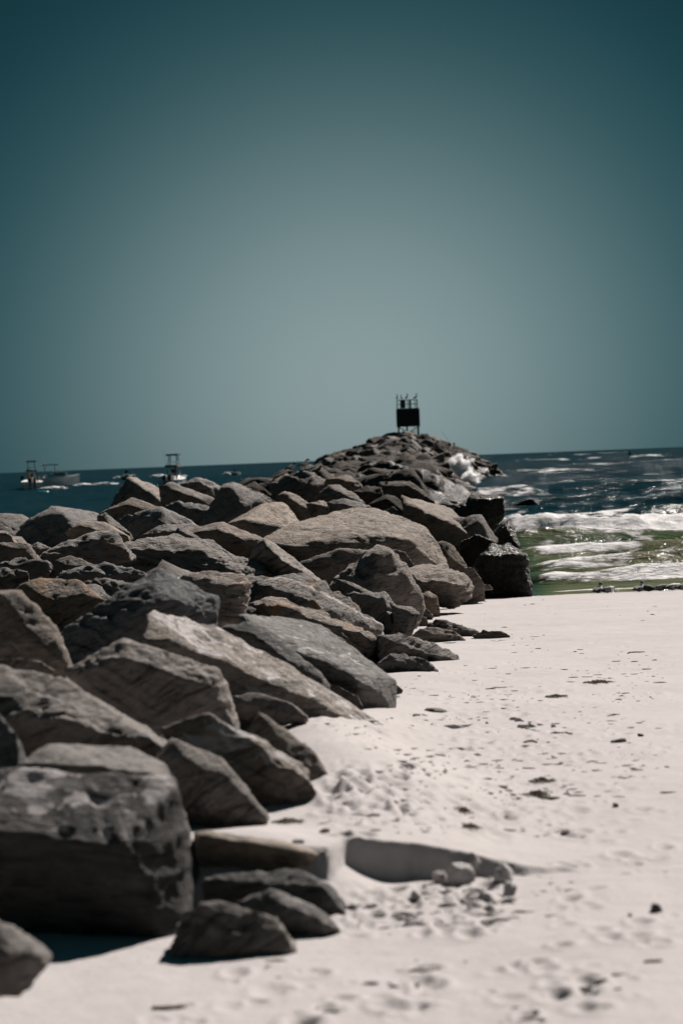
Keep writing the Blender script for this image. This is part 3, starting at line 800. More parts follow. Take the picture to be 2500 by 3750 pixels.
rock('pointed rock with a long pale slope right of the black fronted ridge', 38.5,
     [(900,2050),(925,2002),(960,1974),(992,1986),(1080,2048),(1150,2115),(1205,2165),(1130,2175),(1000,2120)],
     [(985,2024,-.25),(965,1982,.1)], mat='rock', tone=(1.1,1.08,1.05), th=.7, k=.9)
rock('wide finely layered rock with a white quartz vein running down it', 30.0,
     [(850,2130),(900,2105),(990,2090),(1120,2104),(1152,2130),(1205,2168),(1300,2240),(1392,2312),(1402,2330),(1300,2370),(1150,2330),(960,2270),(850,2240)],
     [(980,2150,-.1),(1130,2200,-.15),(1250,2290,-.15)], mat='vein', th=1.1, k=1.0, strata=2.0)
rock('dark fronted layered ledge under the white veined rock', 26.8,
     [(905,2228),(1000,2182),(1100,2215),(1180,2268),(1330,2310),(1382,2340),(1407,2380),(1402,2402),(1376,2432),(1300,2440),(1150,2380),(1000,2300)],
     [(1000,2215,-.1),(1190,2295,-.2),(1330,2330,-.2),(1350,2420,-.1)], mat='rust', th=.8, k=.8)
rock('pale crystalline broken rock right of the black jagged boulder', 25.5,
     [(640,2120),(760,2090),(890,2108),(912,2150),(902,2210),(872,2278),(820,2290),(760,2240),(680,2180)],
     [(780,2150,-.05),(870,2170,-.12)], mat='vein', tone=(1.25,1.2,1.15), th=.7, rough=1.4)
rock('tall triangular boulder with a dark left face above the beach', 36.0,
     [(1195,2150),(1290,2070),(1380,2005),(1402,1999),(1440,2020),(1500,2085),(1532,2120),(1547,2180),(1532,2225),(1500,2270),(1380,2290),(1230,2220)],
     [(1400,2012,.1),(1368,2100,-.1),(1385,2180,-.16),(1450,2060,.1),(1500,2150,.0)], mat='slate', tone=(1,.98,.96), th=1.1, k=.7)
rock('small dark wedge leaning on the left foot of the tall triangular boulder', 34.3,
     [(1203,2148),(1240,2121),(1280,2130),(1352,2166),(1300,2185),(1215,2180)], [(1250,2135,.0),(1330,2168,-.08)], mat='dark', tone=(1.6,1.5,1.45), th=.5)
rock('upright brown block under the tall triangular boulder', 33.6,
     [(1262,2172),(1330,2165),(1412,2170),(1442,2215),(1462,2290),(1472,2336),(1400,2350),(1330,2290),(1285,2230)],
     [(1400,2190,-.12),(1440,2300,-.12)], mat='slate', tone=(1.05,1,.95), th=.6)
rock('dark block with a pale right edge standing on sand below the triangular boulder', 33.0,
     [(1432,2210),(1500,2222),(1537,2246),(1532,2272),(1492,2335),(1465,2335),(1445,2270)], [(1515,2250,-.1),(1480,2330,-.1)], mat='slate', tone=(.9,.88,.86), th=.5)
rock('flat tongue of rock pointing right onto the sand', 26.5,
     [(1385,2330),(1500,2330),(1560,2352),(1622,2380),(1685,2420),(1600,2432),(1500,2420),(1400,2405)],
     [(1440,2360,-.1),(1560,2395,-.12)], mat='slate', tone=(1.15,1.1,1.05), th=.8)
rock('low layered rock lying on sand under the flat tongue', 24.4,
     [(1378,2428),(1420,2392),(1480,2395),(1560,2418),(1600,2450),(1610,2468),(1540,2462),(1400,2445)], [(1460,2425,-.06)], mat='slate', th=.5)
rock('barnacle crusted low rock on the sand right of the upright block', 31.4,
     [(1498,2348),(1540,2302),(1600,2300),(1660,2310),(1702,2342),(1640,2356),(1570,2360)], [(1600,2325,-.08)], mat='dusty', th=.5, rough=1.5)
rock('flat dark rock with a pointed right end behind the barnacle crusted rock', 33.0,
     [(1558,2298),(1590,2270),(1640,2275),(1700,2293),(1752,2317),(1650,2322)], [(1620,2300,-.06)], mat='slate', th=.6)
rock('last flat dark rock lying furthest right on the sand', 32.0,
     [(1728,2328),(1770,2310),(1840,2315),(1867,2329),(1780,2340)], mat='slate', tone=(.8,.8,.8), th=.5, cat='rock')
rock('small tan stone in the sand under the triangular boulder', 37.0,
     [(1520,2285),(1535,2255),(1560,2262),(1570,2288),(1540,2294)], mat='smooth', tone=(1.2,1.1,1), th=.3, cat='rock')
rock('small dark sliver of rock on the sand below the tan block', 40.0,
     [(1518,2232),(1540,2208),(1570,2238),(1587,2254),(1540,2260)], mat='slate', th=.4, cat='rock')
rock('tan block beside the overhanging flat slab', 41.0,
     [(1540,2175),(1570,2165),(1600,2185),(1607,2227),(1580,2236),(1540,2230)], [(1565,2190,-.1)], mat='smooth', tone=(1.15,1.03,.95), th=.5, bottom=.6)
rock('small grey stone under the overhanging flat slab', 44.5,
     [(1600,2205),(1625,2191),(1655,2195),(1664,2216),(1620,2220)], mat='rock', th=.3, cat='rock')
rock('thin dark stone lying on sand right of the overhanging slab', 46.3,
     [(1658,2205),(1680,2194),(1740,2200),(1754,2213),(1668,2217)], mat='dark', tone=(1.5,1.4,1.3), th=.4, cat='rock')
rock('flat overhanging slab with a black underside above the sand', 42.0,
     [(1480,2085,.5),(1540,2067,.9),(1620,2074,1.0),(1700,2100,.8),(1724,2140,.3),(1716,2162,.1),(1662,2197,.15),(1570,2195,.2),(1530,2160,.2)],
     [(1540,2136,-.15),(1625,2131,-.25),(1712,2144,-.05)], mat='slate', tone=(.95,.95,.97), th=.7)
rock('huge pale topped slab with a stepped dark front in the middle of the jetty', 45.5,
     [(965,1985,-.2),(1100,1910,.9),(1200,1880,1.7),(1270,1862,2.2),(1370,1865,2.3),(1480,1900,1.9),(1560,1935,1.4),(1592,1970,.9),(1600,2010,.6),(1620,2085,.5),(1560,2110,.4),(1440,2090,.35),(1240,2060,.2),(1080,2050,-.1)],
     [(1090,2005,-.4),(1200,2000,-.3),(1390,1962,.0),(1500,1982,.0),(1525,2000,.05),(1510,2060,-.02)], mat='rock', th=1.2, rough=.8, tone=(1.05,1.06,1.06))
rock('tan rock in the hollow between the huge slab and the triangular boulder', 40.5,
     [(1070,2070),(1150,2032),(1230,2013),(1350,2016),(1382,2040),(1330,2110),(1200,2150),(1110,2130)], [(1200,2060,-.1)], mat='pale', tone=(.85,.83,.8), th=.9)
rock('grey rock under the right end of the huge pale topped slab', 42.8,
     [(1430,2012),(1480,2020),(1515,2072),(1500,2110),(1440,2090)], mat='rock', th=.6)
rock('rounded brown rock right of the huge pale topped slab', 48.5,
     [(1575,1990),(1600,1978),(1625,1980),(1662,2000),(1702,2060),(1714,2110),(1640,2130),(1590,2080)], [(1640,2040,-.1)], mat='smooth', tone=(.8,.76,.70), th=1.1, rough=.6)
rock('small pale rock between the rounded brown rock and the wet end boulder', 46.5,
     [(1698,2078),(1730,2080),(1760,2118),(1770,2142),(1720,2150),(1695,2120)], mat='pale', th=.5, cat='rock', bottom=.8)
rock('low brown stone at the foot of the wet end boulder', 48.0,
     [(1722,2148),(1745,2140),(1790,2142),(1803,2156),(1740,2160)], mat='smooth', th=.4, cat='rock')
rock('rough wet boulder at the waterline where the sand ends', 50.0,
     [(1738,2060),(1765,2020),(1800,1995),(1860,1990),(1918,2010),(1932,2040),(1937,2160),(1860,2165),(1770,2150)],
     [(1780,2040,-.2),(1900,2030,-.1),(1910,2150,-.1)], mat='wet', th=1.2, rough=1.35)
rock('wet pointed boulder behind the waterline boulder', 55.0,
     [(1795,1965),(1840,1915),(1865,1908),(1885,1938),(1900,1990),(1907,2015),(1850,2030),(1790,2030)], [(1850,1940,-.1)], mat='wet', th=1.2, rough=1.0, tone=(1.4,1.3,1.2))
rock('big black wet boulder rising beside the surf', 62.0,
     [(1640,1880),(1680,1838),(1730,1810),(1790,1800),(1840,1815),(1852,1860),(1846,1892),(1815,1940),(1740,1990),(1660,1980)],
     [(1760,1825,.0),(1835,1830,.0),(1770,1900,-.25)], mat='wet', th=2.0, rough=.8, tone=(1.2,1.15,1.1))
rock('long brown slab with a black front above the rounded brown rock', 54.0,
     [(1452,1828,.2),(1470,1815,.6),(1560,1830,1.2),(1632,1856,1.4),(1700,1918,1.2),(1758,1952,.9),(1760,2000,.5),(1720,2075,.2),(1620,2050,-.1),(1540,1970,-.2),(1480,1900,.0)],
     [(1490,1866,-.1),(1560,1890,-.3),(1640,1915,-.3),(1730,1968,.1)], mat='smooth', tone=(.85,.8,.74), th=1.2)
rock('wet dark rock at the foot of the long brown slab', 52.5,
     [(1690,1985),(1740,1955),(1790,1970),(1820,2000),(1800,2060),(1740,2080),(1690,2050)], mat='wet', th=1.0, tone=(1.3,1.2,1.1))
rock('small sunlit rock peeping over the huge pale topped slab', 54.5,
     [(1395,1875),(1440,1855),(1478,1888),(1450,1915),(1400,1905)], mat='smooth', th=.6, cat='rock')
rock('black fronted rock below the lone gull', 60.0,
     [(1330,1860),(1410,1812),(1452,1820),(1505,1868),(1570,1935),(1500,1950),(1400,1900)], [(1420,1830,-.2)], mat='damp', tone=(.6,.6,.6), th=1.4)
rock('dark rock with a thin pale rim left of the lone gull', 64.0,
     [(1285,1805),(1340,1778),(1396,1784),(1402,1822),(1335,1850),(1295,1845)], [(1350,1800,-.2)], mat='damp', th=1.2, tone=(.8,.8,.8))
gull_rock = rock('brown rock on which the lone gull stands', 66.0,
     [(1370,1800),(1390,1764),(1450,1757),(1502,1760),(1522,1800),(1588,1838),(1480,1850),(1390,1850)],
     [(1400,1780,-.2),(1495,1775,-.1)], mat='damp', tone=(1.2,1.15,1.1), th=1.6)
rock('triangular sunlit rock right of the gull pair rock', 62.0,
     [(1150,1825),(1205,1775),(1242,1777),(1300,1810),(1330,1845),(1260,1865),(1160,1850)], [(1240,1800,-.3)], mat='smooth', th=1.4)
gull_crag = rock('layered crag where the pair of gulls stands against the sea', 80.0,
     [(985,1775),(1050,1737),(1100,1727),(1142,1727),(1176,1745),(1208,1770),(1180,1830),(1080,1840),(1000,1810)],
     [(1090,1745,-.3),(1150,1780,-.4)], mat='slate', tone=(.95,.95,.95), th=2.0)
rock('low rock behind the triangular sunlit rock', 78.0,
     [(1185,1758),(1270,1738),(1322,1768),(1330,1800),(1200,1800)], [(1250,1760,-.3)], mat='smooth', tone=(.9,.85,.8), th=1.6)
rock('rough tan rock behind the cracked leaning slab', 58.0,
     [(1012,1820),(1040,1795),(1100,1820),(1152,1858),(1170,1888),(1120,1910),(1040,1880)], [(1070,1835,-.2)], mat='pale', tone=(.85,.8,.76), th=1.2)
rock('tan rock wedged above the left end of the huge pale slab', 56.0,
     [(1120,1845),(1180,1832),(1212,1850),(1220,1890),(1150,1900)], [(1170,1850,-.15)], mat='smooth', tone=(1.1,1.05,1), th=.9)
rock('flat topped rock above the huge pale topped slab', 53.5,
     [(1198,1838),(1262,1823),(1312,1840),(1358,1856),(1320,1885),(1215,1885)], [(1240,1850,-.2),(1320,1860,-.2)], mat='rock', th=.9)
rock('pale cracked slab leaning in the sun in the middle of the crest', 50.0,
     [(830,1920),(920,1866),(962,1845),(1042,1840),(1095,1908),(1050,1960),(970,1985),(890,1950)],
     [(890,1905,-.3),(960,1960,-.45),(1060,1935,-.35)], mat='pale', tone=(1.1,1.05,1.0), th=.7, k=1.1, rough=.6)
rock('big black faced pyramid boulder on the skyline', 55.0,
     [(750,1890,.0),(780,1835,.1),(820,1775,.3),(850,1769,.5),(920,1800,.7),(1012,1842,.9),(960,1900,.4),(840,1940,.0),(760,1930,-.1)],
     [(830,1782,-.05),(850,1790,-.1),(900,1850,-.15),(840,1900,-.4)], mat='rock', tone=(.8,.8,.8), th=1.2)
rock('pale rock behind the black faced pyramid boulder', 58.5,
     [(812,1778),(852,1762),(900,1780),(962,1810),(1015,1845),(900,1850),(820,1820)], mat='smooth', tone=(1.1,1.05,1.0), th=1.0)
rock('skyline boulder in front of the boat with the lookout top', 68.0,
     [(655,1778),(690,1757),(720,1745),(742,1750),(812,1780),(830,1820),(790,1850),(690,1840)], [(730,1765,-.25),(770,1800,-.4)], mat='smooth', th=1.4)
rock('skyline boulder furthest left with a dark face and a pale right slope', 72.0,
     [(408,1850,-.2),(435,1795,.1),(465,1748,.4),(500,1754,.8),(550,1774,1.0),(592,1790,.9),(610,1850,.3),(540,1870,-.1),(450,1870,-.3)],
     [(480,1765,.0),(540,1795,-.1),(585,1835,-.2)], mat='smooth', th=1.2)
rock('long pale backed boulder right of the leftmost skyline boulder', 66.0,
     [(582,1782),(630,1769),(690,1794),(788,1824),(800,1870),(660,1880),(600,1860)], [(640,1800,-.3),(740,1830,-.4)], mat='smooth', th=1.4)
rock('dark rough rock under the long pale backed boulder', 60.0,
     [(600,1860),(640,1835),(740,1850),(800,1885),(780,1930),(640,1920)], [(690,1860,-.2)], mat='dark', tone=(1.5,1.5,1.5), th=1.0, rough=1.4)
rock('rounded boulder below the leftmost skyline boulder', 60.5,
     [(355,1885),(430,1840),(485,1824),(550,1834),(590,1860),(560,1910),(440,1930),(370,1915)], [(470,1850,-.2),(540,1880,-.2)], mat='rock', tone=(.95,.95,.95), th=1.2)
rock('split boulder with a black left half and a lit right half', 52.0,
     [(468,1965),(495,1880),(560,1860),(590,1856),(628,1866),(700,1895),(730,1922),(700,1960),(540,1990)],
     [(510,1885,.0),(590,1875,-.1),(600,1920,-.35)], mat='smooth', th=1.1)
rock('small lit rock wedged left of the split boulder', 55.0,
     [(430,1910),(465,1882),(492,1890),(480,1955),(440,1950)], mat='rock', th=.7, cat='rock')
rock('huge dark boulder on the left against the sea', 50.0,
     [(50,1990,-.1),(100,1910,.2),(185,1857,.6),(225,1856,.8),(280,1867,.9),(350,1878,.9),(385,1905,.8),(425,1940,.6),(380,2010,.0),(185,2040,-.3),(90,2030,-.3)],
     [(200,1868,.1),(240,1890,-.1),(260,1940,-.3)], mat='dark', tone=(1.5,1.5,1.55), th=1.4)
rock('sloping rock between the huge dark left boulder and the split boulder', 47.5,
     [(355,1890),(385,1878),(420,1900),(475,1955),(440,1990),(370,1980)], [(400,1920,-.1)], mat='rock', th=.8)
rock('pale wedge rock lying before the huge dark left boulder', 44.0,
     [(240,1948),(300,1910),(375,1909),(415,1930),(465,1965),(420,2000),(290,1995)], [(300,1930,-.2),(400,1950,-.2)], mat='smooth', tone=(1.05,1.05,1.05), th=.9)
rock('smooth buff rock behind the black fronted ridge boulder', 45.0,
     [(640,1950),(750,1920),(812,1911),(880,1930),(965,1972),(980,2020),(850,2030),(700,2010)], [(760,1950,-.3),(880,1975,-.3)], mat='pale', tone=(.9,.87,.84), th=1.0, rough=.7)
rock('flat buff rock below the split boulder', 47.0,
     [(515,1965),(600,1922),(700,1919),(765,1945),(740,2000),(560,2000)], [(620,1950,-.3)], mat='pale', tone=(.9,.87,.85), th=1.0)
rock('small black tipped rock sitting on the black fronted ridge', 42.0,
     [(620,1978),(650,1933),(676,1934),(738,1978),(700,2000),(640,2000)], [(670,1950,-.15)], mat='dark', tone=(1.7,1.6,1.55), th=.5, cat='rock')
rock('low wet rock awash in the surf right of the jetty', 135.0,
     [(1862,1858),(1895,1848),(1925,1828),(1945,1826),(1962,1845),(1985,1862),(1940,1872),(1880,1872)], mat='wet', th=1.5, cat='rock', group='rocks in the surf')

# ------------------------------------------------------------------ the far reach of the jetty
MX = np.array([-6, -4.0, -1.7, 1.4, 3.7, 5.2, 6.9, 8.5, 10, 12.7, 14.4, 15.9, 17.5])
MZ = np.array([-.5, 0.8, 2.4, 3.3, 4.0, 4.55, 4.7, 4.55, 4.1, 2.8, 1.7, 0.7, -.6])
def jetty_z(X, D):
    xc = -1.2 + (D - 70) * 0.035
    hw = edge_x(D) - xc + 0.3
    crest = np.interp(D, [40, 70, 90, 140, 200, 262], [1.5, 1.6, 1.35, 1.5, 1.9, 2.2])
    t = np.abs(X - xc) / hw
    z = np.where(t < 0.40, crest, crest - (t - 0.40) / 0.60 * (crest + 0.5))
    g = sstep(255, 298, D) * sstep(325, 305, D)
    m = np.interp(X, MX, MZ)
    m = m * (1 - 0.0) 
    return z * (1 - g) + np.maximum(z * 0.0 - .5, m) * g
stone_meshes = {}
for kind in ('rock', 'damp', 'wet', 'pale'):
    L = []
    for k in range(6):
        rg = np.random.default_rng(900 + k)
        pts = rg.normal(size=(16, 3)); pts /= np.linalg.norm(pts, axis=1)[:, None]
        pts *= np.array([1.0, 0.85, 0.62])
        c, P, Fc = rock_shape(pts, 4, 400 + k, 60, 1.2, 1.2)
        L.append(mesh_np('stone', P, Fc, [M[kind]]))
    stone_meshes[kind] = L
reach = empty('rock_jetty', (2.0, 84.0, 0.0))
tag(reach, 'piled stones of the jetty running out to the mound under the channel marker', 'jetty')
cand = []
rg = np.random.default_rng(77)
D = 66.0
while D < 318:
    sp = 1.25 + 0.0016 * D
    for X in np.arange(-10, 20, sp):
        x = X + rg.uniform(-.4, .4) * sp; d = D + rg.uniform(-.5, .5) * sp
        z = float(jetty_z(x, d))
        if z < -0.35: continue
        if d < 120 and x > edge_x(d) - 0.9: continue
        if d < 84 and x < 2.2 + (d - 66) * 0.02: continue
        s = rg.uniform(0.55, 1.35) * (1.1 if d > 255 else 1.2)
        cand.append((d, x, z - 0.25 * s + rg.uniform(-.1, .22), s, z))
    D += sp * 0.9
cand.sort()
CELL = 5; zb = np.zeros((int(PH // CELL) + 2, int(PW // CELL) + 2), bool); vis = []
for c_ in cand:
    d, x, z, s, z0 = c_
    px, py = proj((x, d, z)); rx, ry = s * F / d, s * .6 * F / d
    x0, x1 = int((px - rx) // CELL), int((px + rx) // CELL) + 1
    y0, y1 = int((py - ry) // CELL), int((py + ry) // CELL) + 1
    x0 = max(x0, 0); y0 = max(y0, 0)
    if px + rx < 900 or px > 2500 or x1 <= x0: continue
    sub = zb[y0:y1, x0:x1]; n = int((~sub).sum()); 
    yy, xx = np.mgrid[y0:y0 + sub.shape[0], x0:x0 + sub.shape[1]]
    el_ = ((xx * CELL + 2 - px) / rx) ** 2 + ((yy * CELL + 2 - py) / ry) ** 2 < 0.9
    n = int((el_ & ~sub).sum()); sub |= el_
    if n >= 1: vis.append((n, c_))
vis.sort(key=lambda t: -t[0])
def stone_xf(c_, rg):
    d, x, z, s, z0 = c_
    return Matrix.LocRotScale(Vector((x, d, z)), Vector((rg.uniform(-.35, .35), rg.uniform(-.35, .35), rg.uniform(0, 6.28))) and
                              __import__('mathutils').Euler((rg.uniform(-.4, .4), rg.uniform(-.4, .4), rg.uniform(0, 6.28))).to_quaternion(),
                              Vector((s * rg.uniform(.8, 1.25), s * rg.uniform(.8, 1.2), s * rg.uniform(.8, 1.25))))
def stone_kind(c_, rg):
    d, x, z, s, z0 = c_
    if z0 < 1.0: return 'wet'
    if d > 262: return rg.choice(['rock', 'damp', 'damp', 'rock', 'pale'])
    if z0 < 1.5 or x > 3.0: return rg.choice(['wet', 'damp', 'damp'])
    return 'damp'
rgs = np.random.default_rng(31)
for n, c_ in vis[:215]:
    kd = str(stone_kind(c_, rgs))
    o = bpy.data.objects.new('stone', stone_meshes[kd][int(rgs.integers(6))]); COL.objects.link(o)
    o.parent = reach; o.matrix_parent_inverse = Matrix.Translation((-2.0, -84.0, 0)); o.matrix_basis = stone_xf(c_, rgs)
    t = rgs.uniform(.35, .9) if c_[0] > 262 else rgs.uniform(.4, .85); w_ = rgs.uniform(-.06, .10)
    if kd == 'wet': t = rgs.uniform(.8, 1.5)
    o.color = (t * (1 + w_), t, t * (1 - w_), 1)
# the smaller and half hidden stones of the same reach
rest = vis[215:]
if rest:
    Vs, Fs, base = [], [], 0
    for n, c_ in rest:
        me = stone_meshes['damp'][int(rgs.integers(6))]
        v = np.zeros(len(me.vertices) * 3, np.float32); me.vertices.foreach_get('co', v); v = v.reshape(-1, 3)
        f = np.zeros(len(me.polygons) * 3, np.int32); me.loops.foreach_get('vertex_index', f)
        m4 = np.array(stone_xf(c_, rgs)); v = v @ m4[:3, :3].T + m4[:3, 3] - np.array([2.0, 84.0, 0])
        Vs.append(v); Fs.append(f.reshape(-1, 3) + base); base += len(v)
    o = link('small_stones', mesh_np('small_stones', np.vstack(Vs), np.vstack(Fs), [M['damp']]), reach); o['kind'] = 'stuff'

# stones packed in the gaps between the near boulders
def inside(px, py, poly):
    r = False; n = len(poly)
    for k in range(n):
        x0, y0 = poly[k][:2]; x1, y1 = poly[k - 1][:2]
        if (y0 > py) != (y1 > py) and px < (x1 - x0) * (py - y0) / (y1 - y0 + 1e-9) + x0: r = not r
    return r
rgf = np.random.default_rng(8); nfill = 0
D = 66.0
while D > 11.5:
    sp = 0.55 + 0.008 * D
    for X in np.arange(-9, 5, sp):
        x = X + rgf.uniform(-.4, .4) * sp; d = D + rgf.uniform(-.4, .4) * sp
        if x > edge_x(d) - 0.45 - 0.004 * d: continue
        s = sp * rgf.uniform(0.75, 1.15)
        top = np.interp(d, [11, 14, 20, 40, 70], [1.0, 1.2, 1.2, 1.1, 1.3])
        z = top - 0.45 * s
        px, py = proj((x, d, z)); w_ = s * F / d; h_ = 0.6 * s * F / d
        if px < -w_ or px > 2000: continue
        ok = True; seen = False
        for dx_, dy_ in ((0, 0), (0, -1), (-.85, 0), (.85, 0), (-.6, -.65), (.6, -.65), (0, .6)):
            cov = [Dk for Dk, pl in OUTL if inside(px + dx_ * w_, py + dy_ * h_, pl)]
            if any(Dk > d for Dk in cov) and not any(Dk < d for Dk in cov): ok = False; break
            if not cov: seen = True
        if not ok or not seen or nfill >= 80: continue
        o = bpy.data.objects.new('stone', stone_meshes['rock'][int(rgf.integers(6))]); COL.objects.link(o)
        o.parent = reach; o.matrix_parent_inverse = Matrix.Translation((-2.0, -84.0, 0)); o.matrix_basis = stone_xf((d, x, z, s, z), rgf)
        t = rgf.uniform(.6, 1.0); o.color = (t, t, t, 1); nfill += 1
    D -= sp * 0.9
print('fillers', nfill)

# rubble heart of the jetty, seen only in the gaps
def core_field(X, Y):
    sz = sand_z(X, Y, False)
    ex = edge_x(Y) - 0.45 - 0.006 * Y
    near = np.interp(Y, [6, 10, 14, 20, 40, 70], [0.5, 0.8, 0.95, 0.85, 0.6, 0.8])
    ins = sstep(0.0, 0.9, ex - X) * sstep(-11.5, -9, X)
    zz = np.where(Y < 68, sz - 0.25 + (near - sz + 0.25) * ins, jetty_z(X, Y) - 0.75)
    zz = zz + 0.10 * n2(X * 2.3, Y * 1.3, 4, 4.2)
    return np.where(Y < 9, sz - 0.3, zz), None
ysc = np.concatenate([np.arange(8.0, 70, 0.22), np.arange(70, 330, 1.3)])
Yc, Uc = np.meshgrid(ysc, np.linspace(0, 1, 70), indexing='ij')
Xc = -12 + Uc * (np.interp(Yc, [8, 70, 330], [13, 18, 31]))
Zc, _ = core_field(Xc, Yc)
nr, nc = Xc.shape; i_ = (np.arange(nr - 1)[:, None] * nc + np.arange(nc - 1)[None]).ravel()
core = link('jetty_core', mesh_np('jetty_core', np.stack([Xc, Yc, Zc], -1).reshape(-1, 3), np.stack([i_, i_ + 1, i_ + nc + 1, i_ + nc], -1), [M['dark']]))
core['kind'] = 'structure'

# ------------------------------------------------------------------ people
def person(label, name='person', shirt='shirt_dark', legs_m='shirt_dark', pose='stand', loc=(0, 0, 0), rz=0.0, hat=None, group=None):
    if pose == 'stand':
        J = {'pel': (0, 0, .95), 'spine': (0, 0, 1.15), 'chest': (0, .01, 1.36), 'neck': (0, .01, 1.50), 'head': (0, .03, 1.60), 'crown': (0, .03, 1.70),
             'lsh': (-.19, 0, 1.41), 'lel': (-.24, .06, 1.14), 'lwr': (-.19, .26, 1.05), 'rsh': (.19, 0, 1.41), 'rel': (.24, .05, 1.14), 'rwr': (.18, .27, 1.08),
             'lhip': (-.10, 0, .90), 'lkn': (-.11, .02, .50), 'lan': (-.12, -.01, .09), 'lto': (-.13, .14, .04),
             'rhip': (.10, 0, .90), 'rkn': (.12, .03, .50), 'ran': (.13, 0, .09), 'rto': (.14, .15, .04)}
    else:  # sitting with knees forward, hands holding a rod
        J = {'pel': (0, 0, .10), 'spine': (0, -.03, .28), 'chest': (0, -.02, .48), 'neck': (0, .02, .63), 'head': (0, .06, .73), 'crown': (0, .07, .83),
             'lsh': (-.19, -.02, .53), 'lel': (-.23, .12, .30), 'lwr': (-.10, .34, .33), 'rsh': (.19, -.02, .53), 'rel': (.23, .10, .28), 'rwr': (.06, .34, .30),
             'lhip': (-.10, .04, .10), 'lkn': (-.14, .42, .30), 'lan': (-.14, .60, -.08), 'lto': (-.15, .74, -.13),
             'rhip': (.10, .04, .10), 'rkn': (.15, .44, .28), 'ran': (.15, .62, -.10), 'rto': (.16, .76, -.15)}
    R = {'pel': .135, 'spine': .125, 'chest': .145, 'neck': .055, 'head': .095, 'crown': .075, 'lsh': .07, 'rsh': .07, 'lel': .046, 'rel': .046, 'lwr': .034, 'rwr': .034,
         'lhip': .10, 'rhip': .10, 'lkn': .062, 'rkn': .062, 'lan': .042, 'ran': .042, 'lto': .035, 'rto': .035}
    E = [('pel', 'spine'), ('spine', 'chest'), ('chest', 'neck'), ('neck', 'head'), ('head', 'crown'), ('chest', 'lsh'), ('lsh', 'lel'), ('lel', 'lwr'), ('chest', 'rsh'), ('rsh', 'rel'), ('rel', 'rwr'),
         ('pel', 'lhip'), ('lhip', 'lkn'), ('lkn', 'lan'), ('lan', 'lto'), ('pel', 'rhip'), ('rhip', 'rkn'), ('rkn', 'ran'), ('ran', 'rto')]
    for side in 'lr':     # hands: palm and five fingers
        w = Vector(J[side + 'wr']); e = Vector(J[side + 'el']); dr = (w - e).normalized(); sx = 1 if side == 'l' else -1
        J[side + 'pa'] = tuple(w + dr * .06); R[side + 'pa'] = .026; E.append((side + 'wr', side + 'pa'))
        for k, (off, ln) in enumerate(((-.03, .055), (-.01, .07), (.01, .075), (.028, .065))):
            a, b = f'{side}f{k}', f'{side}g{k}'
            J[a] = tuple(w + dr * (.06 + ln * .6) + Vector((off, 0, 0))); J[b] = tuple(w + dr * (.06 + ln) + Vector((off, 0, -.03)))
            R[a] = .010; R[b] = .008; E += [(side + 'pa', a), (a, b)]
        J[side + 't'] = tuple(w + dr * .06 + Vector((sx * .045, 0, .01))); R[side + 't'] = .011; E.append((side + 'pa', side + 't'))
    ks = list(J); ix = {k: i for i, k in enumerate(ks)}
    me = bpy.data.meshes.new(name); me.from_pydata([J[k] for k in ks], [(ix[a], ix[b]) for a, b in E], [])
    o = link(name, me)
    md = o.modifiers.new('skin', 'SKIN'); sub = o.modifiers.new('sub', 'SUBSURF'); sub.levels = 1; sub.render_levels = 1
    sv = me.skin_vertices[0].data
    for k in ks: sv[ix[k]].radius = (R[k], R[k]); sv[ix[k]].use_root = (k == 'pel')
    dg = bpy.context.evaluated_depsgraph_get(); ev = o.evaluated_get(dg)
    m2 = bpy.data.meshes.new_from_object(ev); o.modifiers.clear(); o.data = m2
    for m in (M['skin'], M[shirt], M[legs_m]): m2.materials.append(m)
    hz = J['neck'][2]; pz = J['pel'][2]
    for p in m2.polygons:
        c = p.center; p.use_smooth = True
        if pose == 'stand': p.material_index = 0 if c.z > hz or (c.y > .14 and c.z > .8) or c.z < .48 else (1 if c.z > .98 else 2)
        else: p.material_index = 0 if c.z > hz or (c.y > .2 and c.z > .3 and abs(c.x) < .13) else (2 if (c.z < .16 or c.y > .2) else 1)
    hb = MB(); hd = J['head']
    rings = []
    for t, s in ((-.02, .098), (.04, .108), (.09, .095), (.13, .05)):
        rings.append([(hd[0] + s * math.cos(a) , hd[1] - .015 + s * 1.05 * math.sin(a), hd[2] + t) for a in [2 * math.pi * k / 10 for k in range(10)]])
    hb.loft(rings); hb.build('hat' if hat else 'hair', M[hat or 'f_black'], o, smooth=True)
    o.location = loc; o.rotation_euler = (0, 0, rz)
    tag(o, label, 'person', group)
    return o

# ------------------------------------------------------------------ channel marker at the jetty head
TD = 300.0; TS = F / TD
tb = at(1490, 1606, TD); TX, TZ = float(tb[0]), float(tb[2])
tower = empty('channel_marker', (TX, TD, TZ))
tag(tower, 'dark channel marker tower with a big square board on the jetty head mound', 'marker')
def tm(px, py): q = at(px, py, TD); return float(q[0]) - TX, float(q[2]) - TZ
bx0, bz1 = tm(1450, 1500); bx1, bz0 = tm(1537, 1561)
hw_ = (bx1 - bx0) / 2; cx_ = (bx0 + bx1) / 2
for sx, sy in ((-1, -1), (1, -1), (-1, 1), (1, 1)):
    MB().tube([(cx_ + sx * (hw_ - .18), sy * .9, -0.6 - 0.3 * (sx > 0) * 0), (cx_ + sx * (hw_ - .18), sy * .9, bz1 + .02)], .075, 8).build('leg', M['metal_dark'], tower)
for sy in (-.9, .9):
    b_ = MB()
    b_.tube([(cx_ - hw_ + .18, sy, .05), (cx_ + hw_ - .18, sy, bz0)], .035, 6)
    b_.tube([(cx_ + hw_ - .18, sy + .03, .05), (cx_ - hw_ + .18, sy + .03, bz0)], .035, 6)
    b_.build('brace', M['metal_dark'], tower)
